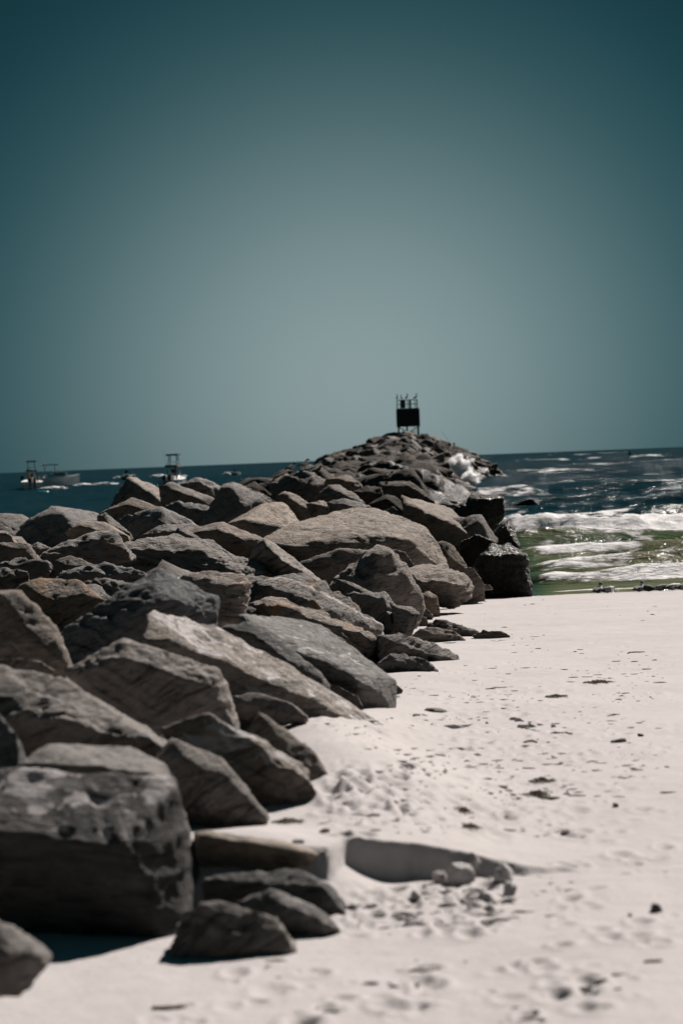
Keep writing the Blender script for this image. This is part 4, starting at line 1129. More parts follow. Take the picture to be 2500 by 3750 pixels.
MB().tube([(cx_ - .15, -.2, -.3), (cx_ - .15, -.2, bz0 + .1)], .10, 8).build('conduit', M['metal_dark'], tower)
ld = MB()
for s_ in (-.16, .16): ld.tube([(cx_ + .75 + s_, -.95, -.3), (cx_ + .75 + s_, -.95, bz0 + .1)], .02, 5)
for k in range(6): ld.tube([(cx_ + .59, -.95, -.1 + .2 * k), (cx_ + .91, -.95, -.1 + .2 * k)], .015, 5)
ld.build('ladder', M['steel'], tower)
MB().box((cx_, -.97, (bz0 + bz1) / 2), (2 * hw_ - .02, .03, bz1 - bz0 - .02)).build('backing_board', M['board'], tower)
nb = 4   # the board is made of upright sheets
for k in range(nb):
    w_ = 2 * hw_ / nb
    MB().box((cx_ - hw_ + w_ * (k + .5), -1.02 - .004 * (k % 2), (bz0 + bz1) / 2), (w_ - .012, .05, bz1 - bz0)).build('board_panel', M['board'], tower)
MB().box((cx_ - hw_ + .03, 0, (bz0 + bz1) / 2), (.05, 1.9, bz1 - bz0)).build('side_board', M['board'], tower)
MB().box((cx_ + hw_ - .03, 0, (bz0 + bz1) / 2), (.05, 1.9, bz1 - bz0)).build('side_board', M['board'], tower)
MB().box((cx_, 0, bz1 + .05), (2 * hw_ - .15, 2.0, .09)).build('platform', M['steel'], tower)
rx0, rz1 = tm(1455, 1466)
rails = [(-hw_ + .12, -.95), (-hw_ * .42, -.95), (hw_ * .12, -.95), (hw_ * .62, -.95), (hw_ - .22, -.95), (-hw_ + .12, .9), (hw_ - .22, .9), (0.05, .9)]
for rxx, ry in rails:
    MB().tube([(cx_ + rxx, ry, bz1 + .08), (cx_ + rxx, ry, rz1)], .035, 6).build('rail_post', M['metal_dark'], tower)
for zz in (rz1, (rz1 + bz1) / 2 + .05):
    MB().tube([(cx_ - hw_ + .12, -.95, zz), (cx_ + hw_ - .22, -.95, zz)], .024, 6).build('rail', M['steel'], tower)
    MB().tube([(cx_ - hw_ + .12, .9, zz), (cx_ + hw_ - .22, .9, zz)], .024, 6).build('rail', M['steel'], tower)
gx0, gz1 = tm(1464, 1466); gx1, gz0 = tm(1484, 1494)
bt = MB().box(((gx0 + gx1) / 2, -.3, (gz0 + gz1) / 2), (gx1 - gx0, .5, gz1 - gz0)).build('battery_box', M['metal_dark'], tower)
MB().box(((gx0 + gx1) / 2, -.32, gz1 + .03), (gx1 - gx0 + .08, .58, .05)).build('lid', M['steel'], bt)
lx_ = cx_ + .3
lp = MB().tube([(lx_, 0, bz1 + .1), (lx_, 0, rz1 + .05)], .09, 8).build('lamp_post', M['metal_dark'], tower)

# ------------------------------------------------------------------ birds
def ellipse_ring(x, z, rx, rz, tx, tz, n=12):
    # ring in the plane across the spine direction (tx, tz)
    L = math.hypot(tx, tz) or 1; nx, nz = -tz / L, tx / L
    return [(x + nx * rz * math.sin(a), rx * math.cos(a), z + nz * rz * math.sin(a)) for a in [2 * math.pi * k / n for k in range(n)]]
def bird(name, label, cat, spine, mats, loc, rz, scale=1.0, legs=True, group=None, bill=((.15, .343), (.205, .325), .011), wing_pitch=0.0, wing=(-.105, .195, .15, .046), wing_m='f_grey', eye=True):
    """spine: (x, z, half width, half height, material index of the stretch that follows)"""
    root = empty(name, loc, rz); root.scale = (scale,) * 3
    rings = []
    for i, (x, z, rx, rzz, mi) in enumerate(spine):
        a = spine[max(i - 1, 0)]; b = spine[min(i + 1, len(spine) - 1)]
        rings.append(ellipse_ring(x, z, rx, rzz, b[0] - a[0], b[1] - a[1]))
    MB().loft(rings, [s[4] for s in spine[:-1]]).build('body', [M[m] for m in mats], root, smooth=True)
    (ax, az_), (bx_, bz_), br = bill
    MB().tube([(ax, 0, az_), ((ax + bx_) / 2, 0, (az_ + bz_) / 2 + .004), (bx_, 0, bz_)], [br, br * .75, br * .2], 6).build('bill', M['bill'], root, smooth=True)
    wx, wz, wl_, wh = wing
    for s in (-1, 1):
        rg_ = []
        for t, h_, dz in ((-1, .004, -.02), (-.6, .016, -.006), (-.1, .8 * wh, 0), (.4, wh, 0), (.8, .6 * wh, 0), (1.0, .01, -.005)):
            x = wx + t * wl_; z = wz + dz - wing_pitch * t * wl_ * -1
            yy = s * (.058 - .022 * abs(t) ** 2 * (1 if t < 0 else .8))
            rg_.append([(x, yy + s * .012 * math.cos(a), z + h_ * math.sin(a)) for a in [2 * math.pi * k / 8 for k in range(8)]])
        MB().loft(rg_, [1, 1, 0, 0, 0]).build('wing', [M[wing_m], M['f_black']], root, smooth=True)
    if legs:
        for s in (-1, 1):
            lg = MB().tube([(.0, s * .028, .17), (.012, s * .028, .09), (.0, s * .028, .008)], .006, 5).build('leg', M['bill'], root)
            MB().add([(-.012, s * .028, .004), (.055, s * .028 - .022, .003), (.06, s * .028, .003), (.055, s * .028 + .022, .003), (0, s * .028, .014)], [(0, 1, 2), (0, 2, 3), (4, 2, 1), (4, 3, 2), (4, 1, 0), (4, 0, 3)]).build('foot', M['bill'], lg)
    tag(root, label, cat, group)
    return root
# material slots: 0 dark wing/tail, 1 grey, 2 white, 3 hood
GM = ['f_black', 'f_grey', 'f_white', 'f_black']
STAND = [(-.245, .125, .014, .004, 0), (-.17, .155, .028, .014, 2), (-.10, .185, .050, .042, 2), (-.03, .205, .064, .060, 2), (.04, .228, .062, .062, 2), (.085, .268, .046, .048, 2), (.102, .300, .034, .036, 3), (.118, .330, .036, .036, 3), (.142, .338, .028, .026, 3), (.158, .336, .010, .010, 3)]
PREEN = [(-.22, .10, .014, .004, 0), (-.15, .14, .028, .014, 2), (-.09, .18, .050, .042, 2), (-.02, .215, .064, .062, 2), (.04, .26, .060, .060, 2), (.065, .31, .044, .044, 2), (.085, .345, .034, .034, 2), (.115, .360, .037, .036, 3), (.145, .350, .026, .024, 3), (.16, .345, .010, .010, 3)]
SIT = [(-.215, .085, .014, .004, 0), (-.15, .085, .030, .016, 1), (-.10, .080, .056, .044, 1), (-.03, .078, .074, .064, 1), (.04, .092, .070, .066, 2), (.075, .135, .048, .050, 2), (.085, .175, .035, .036, 1), (.098, .208, .036, .036, 1), (.122, .214, .026, .025, 1), (.138, .212, .010, .010, 1)]
SLEEP = [(-.215, .075, .014, .004, 0), (-.15, .078, .030, .016, 1), (-.10, .078, .056, .046, 1), (-.03, .080, .074, .066, 1), (.04, .090, .072, .066, 2), (.09, .100, .052, .050, 2), (.122, .112, .036, .036, 1), (.150, .112, .030, .028, 1), (.165, .108, .012, .012, 1)]
SG = 'gulls standing on the jetty rocks'
def on(px, py, D): return tuple(at(px, py, D))
from mathutils.bvhtree import BVHTree
_bv = []
def _bvh():
    if not _bv:
        for o in ROCKS:
            if o.location.y < 45: continue
            me = o.data; v = [o.matrix_basis @ q.co for q in me.vertices]
            _bv.append(BVHTree.FromPolygons(v, [tuple(f.vertices) for f in me.polygons]))
    return _bv
def perch(px, y0=1690, y1=1800):
    """first boulder surface met going down the picture column px"""
    for py in np.arange(y0, y1, 1.0):
        d = Vector(ray(px, py)).normalized(); best = None
        for b in _bvh():
            h = b.ray_cast(Vector(CAMV), d)
            if h[0] is not None and (best is None or h[3] < best[1]): best = (h[0], h[3])
        if best: return (best[0].x, best[0].y + .06, best[0].z - .02)
    return tuple(at(px, y1, 80))
bird('gull', 'black headed gull standing leftmost on the layered crag against the sea', 'gull', STAND, GM, perch(1068), -0.5, 0.9, group=SG)
bird('gull', 'white breasted gull turning its head, standing second on the layered crag', 'gull', PREEN, GM, perch(1116), -0.45, 0.95, group=SG)
bird('gull', 'dark backed gull resting low right of the two standing gulls', 'gull', STAND, ['f_black', 'f_black', 'f_brown', 'f_brown'], perch(1162), 0.1, 0.85, group=SG, wing_m='f_black')
bird('gull', 'lone gull with a black head and bright white breast halfway along the jetty', 'gull', STAND, ['f_black', 'f_black', 'f_white', 'f_black'], perch(1424, 1740), -0.45, 0.75, group=SG, wing_m='f_black')
bird('gull', 'tiny gull standing on the mound left of the channel marker', 'gull', STAND, GM, on(1431, 1604, 298.5), 2.9, 1.25, group=SG)
BG = 'gulls resting on the sand at the waterline'
def beach_bird(label, px, py, sp, rz, sc, mats=GM, bill=((.13, .212), (.18, .195), .011), wm='f_grey', lift=0.0):
    p = at(px, py, 50.4); p[2] = float(sand_z(p[0], p[1])) + lift
    return bird('gull', label, 'gull', sp, mats, tuple(p), rz, sc * 0.92, legs=False, group=BG, bill=bill, wing=(-.085, .085, .15, .052), wing_m=wm)
UPB = ((.13, .212), (.18, .20), .011); SLB = ((.155, .108), (.20, .095), .011)
beach_bird('dark headed gull sitting upright, leftmost of the gulls on the sand', 2191, 2164, SIT, 1.0, 0.95, ['f_black', 'f_brown', 'f_white', 'f_brown'], UPB, 'f_black')
beach_bird('gull lying low with its head tucked beside the leftmost sitting gull', 2226, 2165, SLEEP, 0.35, 0.95, GM, SLB)
beach_bird('pale necked gull sitting upright in the middle of the beach gulls', 2342, 2166, SIT, 0.9, 0.95, ['f_black', 'f_grey', 'f_white', 'f_white'], UPB)
beach_bird('dark gull leaning away right behind the pale necked gull', 2372, 2166, SLEEP, 2.6, 0.95, ['f_black', 'f_brown', 'f_brown', 'f_brown'], SLB, 'f_black')
beach_bird('grey gull with a dark head lying third from the right picture edge', 2420, 2166, SLEEP, 0.15, 0.95, ['f_black', 'f_grey', 'f_grey', 'f_black'], SLB)
beach_bird('white backed gull lying second from the right picture edge', 2464, 2166, SLEEP, 0.3, 0.98, ['f_black', 'f_white', 'f_white', 'f_white'], SLB)
beach_bird('gull cut by the right picture edge at the waterline', 2500, 2164, SLEEP, 0.5, 0.95, ['f_black', 'f_grey', 'f_grey', 'f_grey'], SLB)
PEL = [(-.38, .20, .04, .01, 0), (-.25, .26, .07, .04, 0), (-.12, .33, .11, .09, 0), (.0, .40, .13, .12, 0), (.10, .50, .10, .10, 0), (.13, .60, .055, .06, 0), (.09, .70, .042, .045, 1), (.09, .80, .040, .042, 1), (.13, .87, .045, .042, 1), (.19, .87, .035, .03, 1), (.24, .85, .015, .015, 1)]
PBILL = ((.20, .865), (.40, .62), .028)
PG = 'pelicans perched on the channel marker'
def pelican(label, px, py, rz, sc=.82, mats=('f_brown', 'f_brown'), dy=-.95):
    q = at(px, py, TD + dy)
    return bird('pelican', label, 'pelican', PEL, list(mats), tuple(q), rz, sc, legs=True, group=PG, bill=PBILL, wing=(-.10, .37, .26, .09), wing_m='f_brown')
pelican('pelican perched at the left corner of the channel marker', 1454, 1468, 1.35)
pelican('paler pelican perched on the box of the channel marker', 1470, 1467, 1.9, .74, ('f_grey', 'f_grey'), -.3)
pelican('hunched pelican perched in the middle of the channel marker rail', 1489, 1466, 0.9)
pelican('pelican with its neck stretched up at the right corner of the channel marker', 1521, 1466, 0.25)

# ------------------------------------------------------------------ angler on the mound
ap = at(1664, 1651, 297.0)
person('person sitting on the right side of the mound with a fishing rod', pose='sit', loc=tuple(ap), rz=0.9, shirt='shirt_dark', hat='shirt_dark')
rod = MB().tube([(0, 0, 0), (-.5, .3, 1.0), (-1.1, .6, 1.9)], [.02, .014, .006], 5).build('rod', M['black'], None)
rod.name = 'fishing_rod'; rod.location = (ap[0] - .2, ap[1] + .25, ap[2] + .3)
MB().tube([(.02, 0, -.12), (0, 0, .18)], .028, 6).build('handle', M['wood'], rod)
tag(rod, 'thin fishing rod held up by the person on the mound', 'fishing rod')

# ------------------------------------------------------------------ boats
def hull(L, B, H, mat, root, name='hull', n=9):
    """bow towards +x"""
    rings = []
    for i in range(n):
        t = i / (n - 1); x = -L / 2 + L * t
        w = B / 2 * (1 - max(0, (t - .45) / .55) ** 2.2) + .02; sh = H * (1 + .35 * t * t); kl = -.25 + .45 * max(0, t - .7) / .3 * .8
        rings.append([(x + .25 * (t > .8) * (t - .8) * 5, s_ * w * k, z) for s_, k, z in ((-1, 1, sh), (-1, .82, .12 + .2 * t), (-1, .03, kl), (1, .03, kl), (1, .82, .12 + .2 * t), (1, 1, sh))])
    h = MB().loft(rings).build(name, mat, root)
    rub = MB()
    for s_ in (0, 5): rub.tube([r[s_] for r in rings], .05, 6)
    rub.build('rub_rail', M['gel'], h)
    return h
def boat(label, loc, rz, L=7.0, B=2.5, H=.95, hullm='gel', top='ttop', top_h=2.5, engines=2, topm='canvas', upper=False, cabin=False, group='boats on the water'):
    r = empty('motor_boat', loc, rz)
    hull(L, B, H, M[hullm], r)
    MB().box((-.3, 0, H + .32), (1.2, .9, .75), taper=.8).build('console', M['gel'], r)
    ws = MB(); ws.add([(.32, -.45, H + .68), (.32, .45, H + .68), (.10, .38, H + 1.2), (.10, -.38, H + 1.2), (.35, -.45, H + .68), (.35, .45, H + .68), (.13, .38, H + 1.2), (.13, -.38, H + 1.2)], [(0, 1, 2, 3), (7, 6, 5, 4), (0, 4, 5, 1), (1, 5, 6, 2), (2, 6, 7, 3), (3, 7, 4, 0)])
    ws.build('windscreen', M['glassy'], r)
    MB().box((-1.5, 0, H + .2), (.6, 1.0, .5)).build('seat', M['gel'], r)
    MB().box((.05 * L, 0, H - .16), (L * .8, B * .62, .04)).build('deck', M['gel'], r)
    if cabin:
        cb = MB().box((1.3, 0, H + .55), (2.6, B * .62, 1.0), taper=.82).build('cabin', M['gel'], r)
        for s_ in (-1, 1): MB().box((1.3, s_ * B * .292, H + .62), (1.7, .05, .32)).build('cabin_window', M['glassy'], cb)
    for k in range(engines):
        y = (k - (engines - 1) / 2) * .62
        e = MB().box((-L / 2 - .28, y, H + .28), (.5, .42, .6), taper=.75).build('outboard', M['black'], r)
        MB().box((-L / 2 - .25, y, H - .5), (.2, .14, 1.1)).build('engine_leg', M['black'], e)
    if top:
        fr = -1.0, .75
        for x in fr:
            for s_ in (-1, 1):
                MB().tube([(x, s_ * .55, H - .1), (x * .85, s_ * .62, top_h)], .06, 6).build('top_leg', M['alu'], r)
        tp = MB(); rg_ = []
        for t in (-1, -.8, 0, .8, 1):
            rg_.append([(-.15 + t * 1.25, s_ * w, top_h + zz + .05 * (1 - t * t)) for s_, w, zz in ((-1, .8, 0), (1, .8, 0), (1, .72, .22), (-1, .72, .22))])
        tp.loft(rg_).build('hardtop', M[topm], r)
        if upper:
            for s_ in (-1, 1):
                for x in (-.6, .4):
                    MB().tube([(x, s_ * .5, top_h + .1), (x * .8, s_ * .45, top_h + 1.35)], .055, 6).build('tower_leg', M['alu'], r)
            MB().box((-.1, 0, top_h + 1.42), (1.5, 1.4, .2)).build('tower_top', M[topm], r)
            MB().tube([(-.7, -.5, top_h + .55), (.5, -.5, top_h + .55), (.5, .5, top_h + .55), (-.7, .5, top_h + .55)], .028, 6).build('tower_rail', M['alu'], r)
        MB().tube([(-.9, .6, top_h), (-1.5, .9, top_h + 2.2)], [.02, .006], 5).build('antenna', M['gel'], r)
        MB().tube([(-.9, -.6, top_h), (-1.6, -.8, top_h + 1.4)], [.02, .006], 5).build('rod_holder', M['alu'], r)
    tag(r, label, 'boat', group)
    return r
def sea_at(px, py):
    r = ray(px, py); D = -CAM_Z / r[2]; return np.array([r[0] * D, D, 0.0])
def sea_xd(px, D): 
    r = ray(px, 1700); return np.array([r[0] * D, D, 0.0])
q = sea_at(118, 1793)
b1 = boat('dark motor boat with a lookout tower seen from astern, furthest left on the sea', tuple(q), math.radians(97), L=7.5, B=2.9, H=1.05, hullm='gel', upper=True, top_h=2.55)
person('person in orange standing in the stern of the dark boat', shirt='shirt_orange', loc=(q[0] - .1, q[1] - 2.6, .78), rz=0.4, group='people on the boats')
person('person in dark clothes standing at the right rail of the dark boat', shirt='shirt_dark', loc=(q[0] + 1.0, q[1] - 1.6, .8), rz=2.2, group='people on the boats')
q = sea_at(188, 1785)
boat('white motor boat with a pale hardtop seen broadside on the left', tuple(q), math.radians(10), L=8.2, B=2.8, H=1.35, hullm='gel', top_h=3.3, topm='gel', cabin=True)
q = sea_xd(636, 330)
boat('grey boat with a tall lookout tower behind the skyline boulders', tuple(q), math.radians(80), L=6.6, B=2.5, H=1.0, hullm='gel', upper=True, top_h=2.45)
person('person standing at the console of the tall towered boat', shirt='shirt_dark', loc=(q[0] + .2, q[1] - 1.3, .72), rz=0.0, group='people on the boats')
q = sea_xd(462, 560)
boat('small open boat coming head on behind the leftmost skyline boulder', tuple(q), math.radians(-80), L=5.0, B=2.0, H=.8, hullm='hull_dark', top=None, engines=1)
person('person standing in the small open boat', shirt='shirt_dark', loc=(q[0], q[1], .55), rz=3.1, group='people on the boats')
def jetski(label, loc, rz):
    r = empty('jet_ski', loc, rz)
    hull(2.8, 1.1, .5, M['hull_dark'], r)
    MB().box((-.35, 0, .68), (1.2, .4, .3), taper=.8).build('seat', M['black'], r)
    MB().tube([(.35, -.35, 1.0), (.4, 0, 1.02), (.35, .35, 1.0)], .03, 6).build('handlebar', M['black'], r)
    MB().box((.45, 0, .75), (.5, .4, .45), taper=.6).build('cowl', M['hull_dark'], r)
    tag(r, label, 'jet ski'); return r
q = sea_at(861, 1741)
jetski('tiny dark jet ski kicking up spray on the horizon side of the jetty', tuple(q), math.radians(-120))
person('person riding the tiny jet ski', pose='sit', loc=(q[0], q[1], .78), rz=2.6, shirt='shirt_dark', group='people on the boats')
q = sea_at(2305, 1668)
by = empty('channel_buoy', tuple(q))
MB().tube([(0, 0, -.3), (0, 0, .35)], .8, 12).build('float', M['metal_dark'], by, smooth=False)
MB().tube([(0, 0, .35), (0, 0, 1.6)], [.5, .12], 8).build('cage', M['metal_dark'], by)
MB().tube([(0, 0, 1.6), (0, 0, 1.9)], .12, 8).build('lantern', M['steel'], by)
tag(by, 'small dark buoy on the far sea at the right', 'buoy')
q = sea_at(157, 1809)
fl = MB(); rg_ = []
for k in range(16):
    a = 2 * math.pi * k / 16; rg_.append((math.cos(a), math.sin(a)))
V_, F_ = [], []
for i, (c1, s1) in enumerate(rg_):
    for j in range(8):
        b_ = 2 * math.pi * j / 8; rr_ = .55 + .2 * math.cos(b_)
        V_.append((c1 * rr_, s1 * rr_ * .7, .12 + .2 * math.sin(b_)))
        F_.append((i * 8 + j, ((i + 1) % 16) * 8 + j, ((i + 1) % 16) * 8 + (j + 1) % 8, i * 8 + (j + 1) % 8))
fo = fl.add(V_, F_).build('swim_ring', M['teal_float'], None, tuple(q), smooth=True)
tag(fo, 'teal float on the water in front of the dark left boat', 'float')

# ------------------------------------------------------------------ wakes, spray
def foam_lump(name, label, c, size, seed, lvl=4, drops=0):
    d, Fc = ico(lvl); rg_ = np.random.default_rng(seed); o = rg_.uniform(0, 50, 3)
    r = 1 + 0.65 * fbm(d * 2.2 + o, 5, .6) + 0.5 * fbm(d * 7 + o, 3, .6)
    P = d * r[:, None] * np.array(size) / 2
    P[:, 2] = np.maximum(P[:, 2], -size[2] * .3)
    Vs, Fs, nb_ = [P], [Fc], len(P)
    d2, F2 = ico(1)
    for _ in range(drops):
        k = rg_.integers(len(P)); g = P[k] * rg_.uniform(1.0, 1.35); g[2] = abs(g[2])
        s_ = rg_.uniform(.015, .06) * size[0] * .5
        Vs.append(d2 * s_ * rg_.uniform(.6, 1.4, 3) + g); Fs.append(F2 + nb_); nb_ += len(d2)
    ob = link(name, mesh_np(name, np.vstack(Vs), np.vstack(Fs), [M['foam']]), None, tuple(c))
    tag(ob, label, kind='stuff'); return ob
def mist(label, px, py, D, size, seed):
    d, Fc = ico(3); ob = link('sea_spray', mesh_np('sea_spray', d, Fc, [M['mist']]), None, tuple(at(px, py, D)))
    ob.scale = tuple(k / 2 for k in size); tag(ob, label, kind='stuff'); return ob
mist('burst of white spray against the right side of the jetty', 1686, 1718, 232.0, (3.4, 1.8, 3.2), 3)
mist('white spray falling below the spray burst', 1724, 1754, 224.0, (2.2, 1.6, 1.7), 8)
for (px0, px1, py, hgt, lab) in ((262, 345, 1777, .55, 'white wake behind the white boat'), (335, 425, 1771, .45, 'thinning tail of the white wake'), (413, 452, 1751, .9, 'left bow wave of the small open boat'),
                                 (478, 496, 1741, .9, 'right bow wave of the small open boat'), (548, 612, 1744, 1.0, 'white wake left of the tall towered boat'), (662, 684, 1742, .6, 'small foam patch right of the tall towered boat'),
                                 (150, 238, 1788, .55, 'white foam added along the white boat to make its hull read bright'), (815, 846, 1736, .9, 'spray thrown up behind the jet ski'), (868, 880, 1737, .6, 'spray in front of the jet ski'), (893, 945, 1757, .4, 'faint whitecap near the jetty skyline'),  # foam beside the white boat is added to stand in for a bright hull
                                 (2318, 2420, 1671, 1.0, 'long whitecap on the far sea at the right')):
    a_ = sea_at((px0 + px1) / 2, py + 4); sc_ = F / a_[1]
    foam_lump('sea_foam', lab, (a_[0], a_[1], .05), ((px1 - px0) / sc_, min(6, (px1 - px0) / sc_ * .5), hgt * 1.15), int(px0), 4, 25)

# ------------------------------------------------------------------ wrack, driftwood and clods on the sand
def weed(label, px, py, wpx, n=90, mat='weed', flat=1.0, group='seaweed clumps on the sand'):
    p = ground_at(px, py); s = F / p[1]; R_ = wpx / 2 / s
    rg_ = np.random.default_rng(int(px + py)); b_ = MB()
    for k in range(n):
        a = rg_.uniform(0, 6.28); rr_ = R_ * min(.8, abs(rg_.normal()) * .36) ; ln = R_ * rg_.uniform(.12, .5); t = rg_.uniform(-.9, .9)
        x, y = rr_ * math.cos(a), rr_ * 1.7 * math.sin(a)
        h_ = R_ * .30 * flat * max(0, 1 - rr_ / R_) * rg_.uniform(.2, 1) + .004
        gz = float(sand_z(p[0] + x, p[1] + y)) - p[2]
        pts = [(x + ln * u * math.cos(t), y + ln * u * math.sin(t) * 1.3, gz + h_ * (1 - (2 * u - 1) ** 2 * .7) + rg_.uniform(-.002, .004)) for u in (0, .33, .66, 1)]
        b_.tube(pts, [.001, R_ * .012 + .0015, R_ * .010 + .0015, .0008], 4)
    b_.tube([(-R_ * .6, 0, .004), (0, .01, .008), (R_ * .6, -.01, .004)], .003, 4)
    o = b_.build('seaweed_clump', M[mat], None, tuple(p)); tag(o, label, 'seaweed', group); return o
weed('larger dark tuft of seaweed in the middle of the trampled sand', 1975, 2862, 110, 120)
weed('dark seaweed clump just below the larger tuft', 1960, 2912, 130, 120)
weed('seaweed strewn near the centre of the trampled sand', 1715, 3030, 110, 80)
weed('seaweed scrap left of the centre strewn clump', 1690, 2972, 90, 60)
weed('tan flattened seaweed lying before the sand caught boulder', 1040, 3012, 150, 90, 'weed', .6)
weed('thin line of seaweed furthest up the beach on the right', 2180, 2508, 150, 80, 'weed', .5)
weed('wispy seaweed below the thin line on the right', 2030, 2560, 120, 60, 'weed', .5)
def chunk(name, label, cat, px, py, wpx, hpx, mat, seed, rz=None, group=None, long=1.0, sink=.3, rough=1.6):
    p = ground_at(px, py); s = F / p[1]; w_, h_ = wpx / s, hpx / s
    rg_ = np.random.default_rng(seed); pts = rg_.normal(size=(14, 3)); pts /= np.linalg.norm(pts, axis=1)[:, None]
    pts *= np.array([w_ / 2, w_ / 2 * long, h_ * .7])
    c, P, Fc = rock_shape(pts, 4 if rough > 2 else 3, seed, 30, rough, .5)
    o = link(name, mesh_np(name, P, Fc, [M[mat]]), None, (p[0], p[1], p[2] + h_ * (.5 - sink)))
    if rz is not None: o.rotation_euler = (0, 0, rz)
    o.color = (.8, .8, .8, 1)
    tag(o, label, cat, group); return o
def stick(label, px, py, wpx, rpx, mat, rz, seed):
    p = ground_at(px, py); s = F / p[1]; L_ = wpx / s; r_ = rpx / s; rg_ = np.random.default_rng(seed)
    pts = [(L_ * (u - .5), rg_.uniform(-.04, .04) * L_, r_ * .6 + rg_.uniform(0, .5) * r_) for u in np.linspace(0, 1, 6)]
    o = MB().tube(pts, [r_ * .7, r_, r_ * .95, r_, r_ * .8, r_ * .45], 7).build('driftwood', M[mat], None, tuple(p), smooth=True); o.rotation_euler = (0, 0, rz)
    tag(o, label, 'driftwood', 'driftwood on the sand'); return o
chunk('driftwood', 'flat dark piece of driftwood on the sand right of the pitted block', 'driftwood', 1588, 2606, 112, 20, 'wrack', 5, .1, 'driftwood on the sand', .7)
chunk('clod', 'dark oblong lump on the sand at the right, halfway up the beach', 'clod', 2268, 2718, 92, 20, 'wrack', 6, .05, 'dark lumps on the sand', .6)
chunk('clod', 'small dark lump just above the oblong one at the right', 'clod', 2342, 2692, 30, 18, 'wrack', 7, .6, 'dark lumps on the sand')
chunk('clod', 'dark double lump on the near sand at the right', 'clod', 2400, 3345, 100, 42, 'wrack', 9, .1, 'dark lumps on the sand', .6)
chunk('clod', 'small dark lump left of the double lump on the near sand', 'clod', 2305, 3372, 28, 20, 'wrack', 10, .3, 'dark lumps on the sand')
chunk('clod', 'angular dark lump below the seaweed clumps', 'clod', 2078, 3046, 66, 22, 'wrack', 12, .2, 'dark lumps on the sand', .6)
chunk('clod', 'dark scrap between the seaweed and the right picture edge', 'clod', 2255, 2950, 34, 22, 'wrack', 13, .2, 'dark lumps on the sand')
chunk('clod', 'brown clump on the sand above the cut bank', 'clod', 1190, 3045, 52, 26, 'weed', 14, .2, 'dark lumps on the sand')
chunk('clod', 'dark flat clump on the ledge above the cut bank', 'clod', 1095, 3082, 52, 16, 'wrack', 15, .2, 'dark lumps on the sand', .8)
stick('pale straight stick lying near the right edge', 2445, 2903, 60, 3.5, 'palewood', .05, 1)
stick('dark short stick on the near sand at the right', 2392, 3532, 70, 6, 'wood', .15, 2)
stick('brown stick left of the dark short stick', 2270, 3577, 64, 5, 'wood', .05, 3)
stick('thin dark stick lying right of the seaweed clumps', 2010, 2925, 80, 6, 'wood', -.05, 4)
stick('long dark stick on the near sand at the left', 620, 3690, 130, 9, 'wood', .1, 5)
stick('thin stick lying up the beach near the waterline rocks', 2330, 2395, 60, 2.5, 'wood', .05, 6)
chunk('litter', 'scrap of red plastic at the foot of the waterline boulder', 'litter', 1912, 2158, 22, 5, 'plastic_red', 21, .1)
# fallen clods of sand below the cut bank
CG = 'clods of sand fallen from the cut bank'
for k, (px, py, w_, h_, lab) in enumerate(((1615, 3225, 60, 44, 'leftmost rounded clod of sand below the cut bank'), (1690, 3230, 95, 85, 'largest clod of sand below the cut bank'), (1735, 3170, 60, 50, 'clod of sand hanging at the lip above the largest clod'),
        (1840, 3225, 80, 75, 'dark clod of sand right of the largest clod'), (1865, 3265, 60, 45, 'pale clod in front of the dark right clod'), (1775, 3300, 75, 40, 'flat clod of sand in front of the largest clod'),
        (1790, 3330, 60, 24, 'lowest broad clod below the cut bank'), (1520, 3290, 46, 40, 'clod of sand lying furthest left on the lower sand'))):
    chunk('sand_clod', lab, 'clod', px, py + 6, w_ * 1.3, h_ * 1.25, 'sand', 60 + k, .4 * k, CG, .8, .25, 3.0)
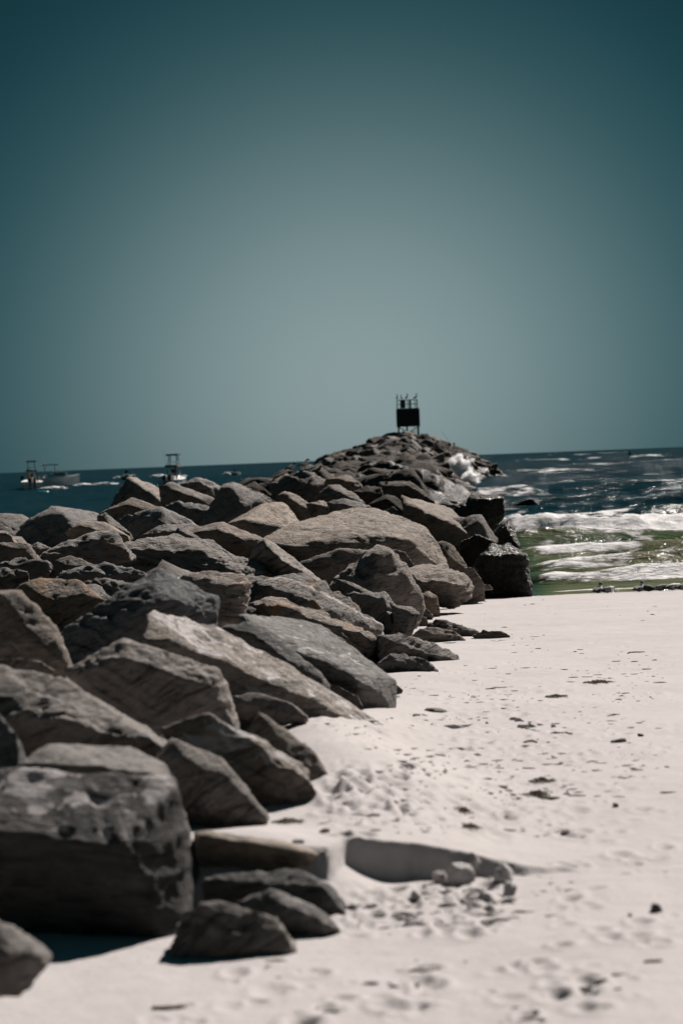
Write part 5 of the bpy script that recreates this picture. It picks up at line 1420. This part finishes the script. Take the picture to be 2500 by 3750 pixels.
# crumbs: uncountable small flecks of wrack and sand
def crumbs(name, label, mat, spots, smin, smax, seed, flat=.5):
    rg_ = np.random.default_rng(seed); d1, F1 = ico(1); Vs, Fs, nb_ = [], [], 0
    for (x0, x1), (y0, y1), n in spots:
        cl = [(rg_.uniform(x0, x1), rg_.uniform(y0, y1)) for _ in range(max(3, n // 9))]
        for _ in range(n):
            cx0, cy0 = cl[rg_.integers(len(cl))]
            px, py = cx0 + rg_.normal() * 55, cy0 + rg_.normal() * 16
            if not (600 < px < 2560 and 2175 < py < 3760): continue
            p = ground_at(px, py)
            if p[0] < edge_x(p[1]) + .03: continue
            s_ = (smin + (smax - smin) * rg_.random() ** 3) * (0.6 + .035 * p[1])
            a = rg_.uniform(-.5, .5); sx_, sy_ = s_ * rg_.uniform(.8, 3.6), s_ * rg_.uniform(.3, 1.1)
            v = d1 * np.array([sx_, sy_, s_ * flat]) * rg_.uniform(.35, 1.5, (len(d1), 1))
            v = np.stack([v[:, 0] * math.cos(a) - v[:, 1] * math.sin(a), v[:, 0] * math.sin(a) + v[:, 1] * math.cos(a), v[:, 2]], -1)
            Vs.append(v + p + np.array([0, 0, s_ * flat * .4])); Fs.append(F1 + nb_); nb_ += len(d1)
    o = link(name, mesh_np(name, np.vstack(Vs), np.vstack(Fs), [M[mat]])); tag(o, label, kind='stuff'); return o
crumbs('wrack_flecks', 'dark flecks of dried wrack scattered over the sand', 'wrack',
       [((1400, 2480), (2420, 2640), 260), ((1250, 2350), (2640, 2860), 260), ((1180, 2100), (2860, 3060), 280), ((1900, 2480), (2850, 3350), 70), ((1350, 2480), (2200, 2420), 150), ((1500, 1900), (3240, 3360), 40), ((700, 2480), (3480, 3740), 30)], .0025, .015, 3, .3)
crumbs('sand_crumbs', 'small crumbs of sand scattered below the cut bank and over the trampled beach', 'sand',
       [((1240, 1800), (3230, 3380), 170), ((1150, 1500), (2830, 2990), 120), ((1500, 2100), (2600, 2960), 120), ((600, 2480), (3480, 3740), 40)], .005, .022, 4, .7)
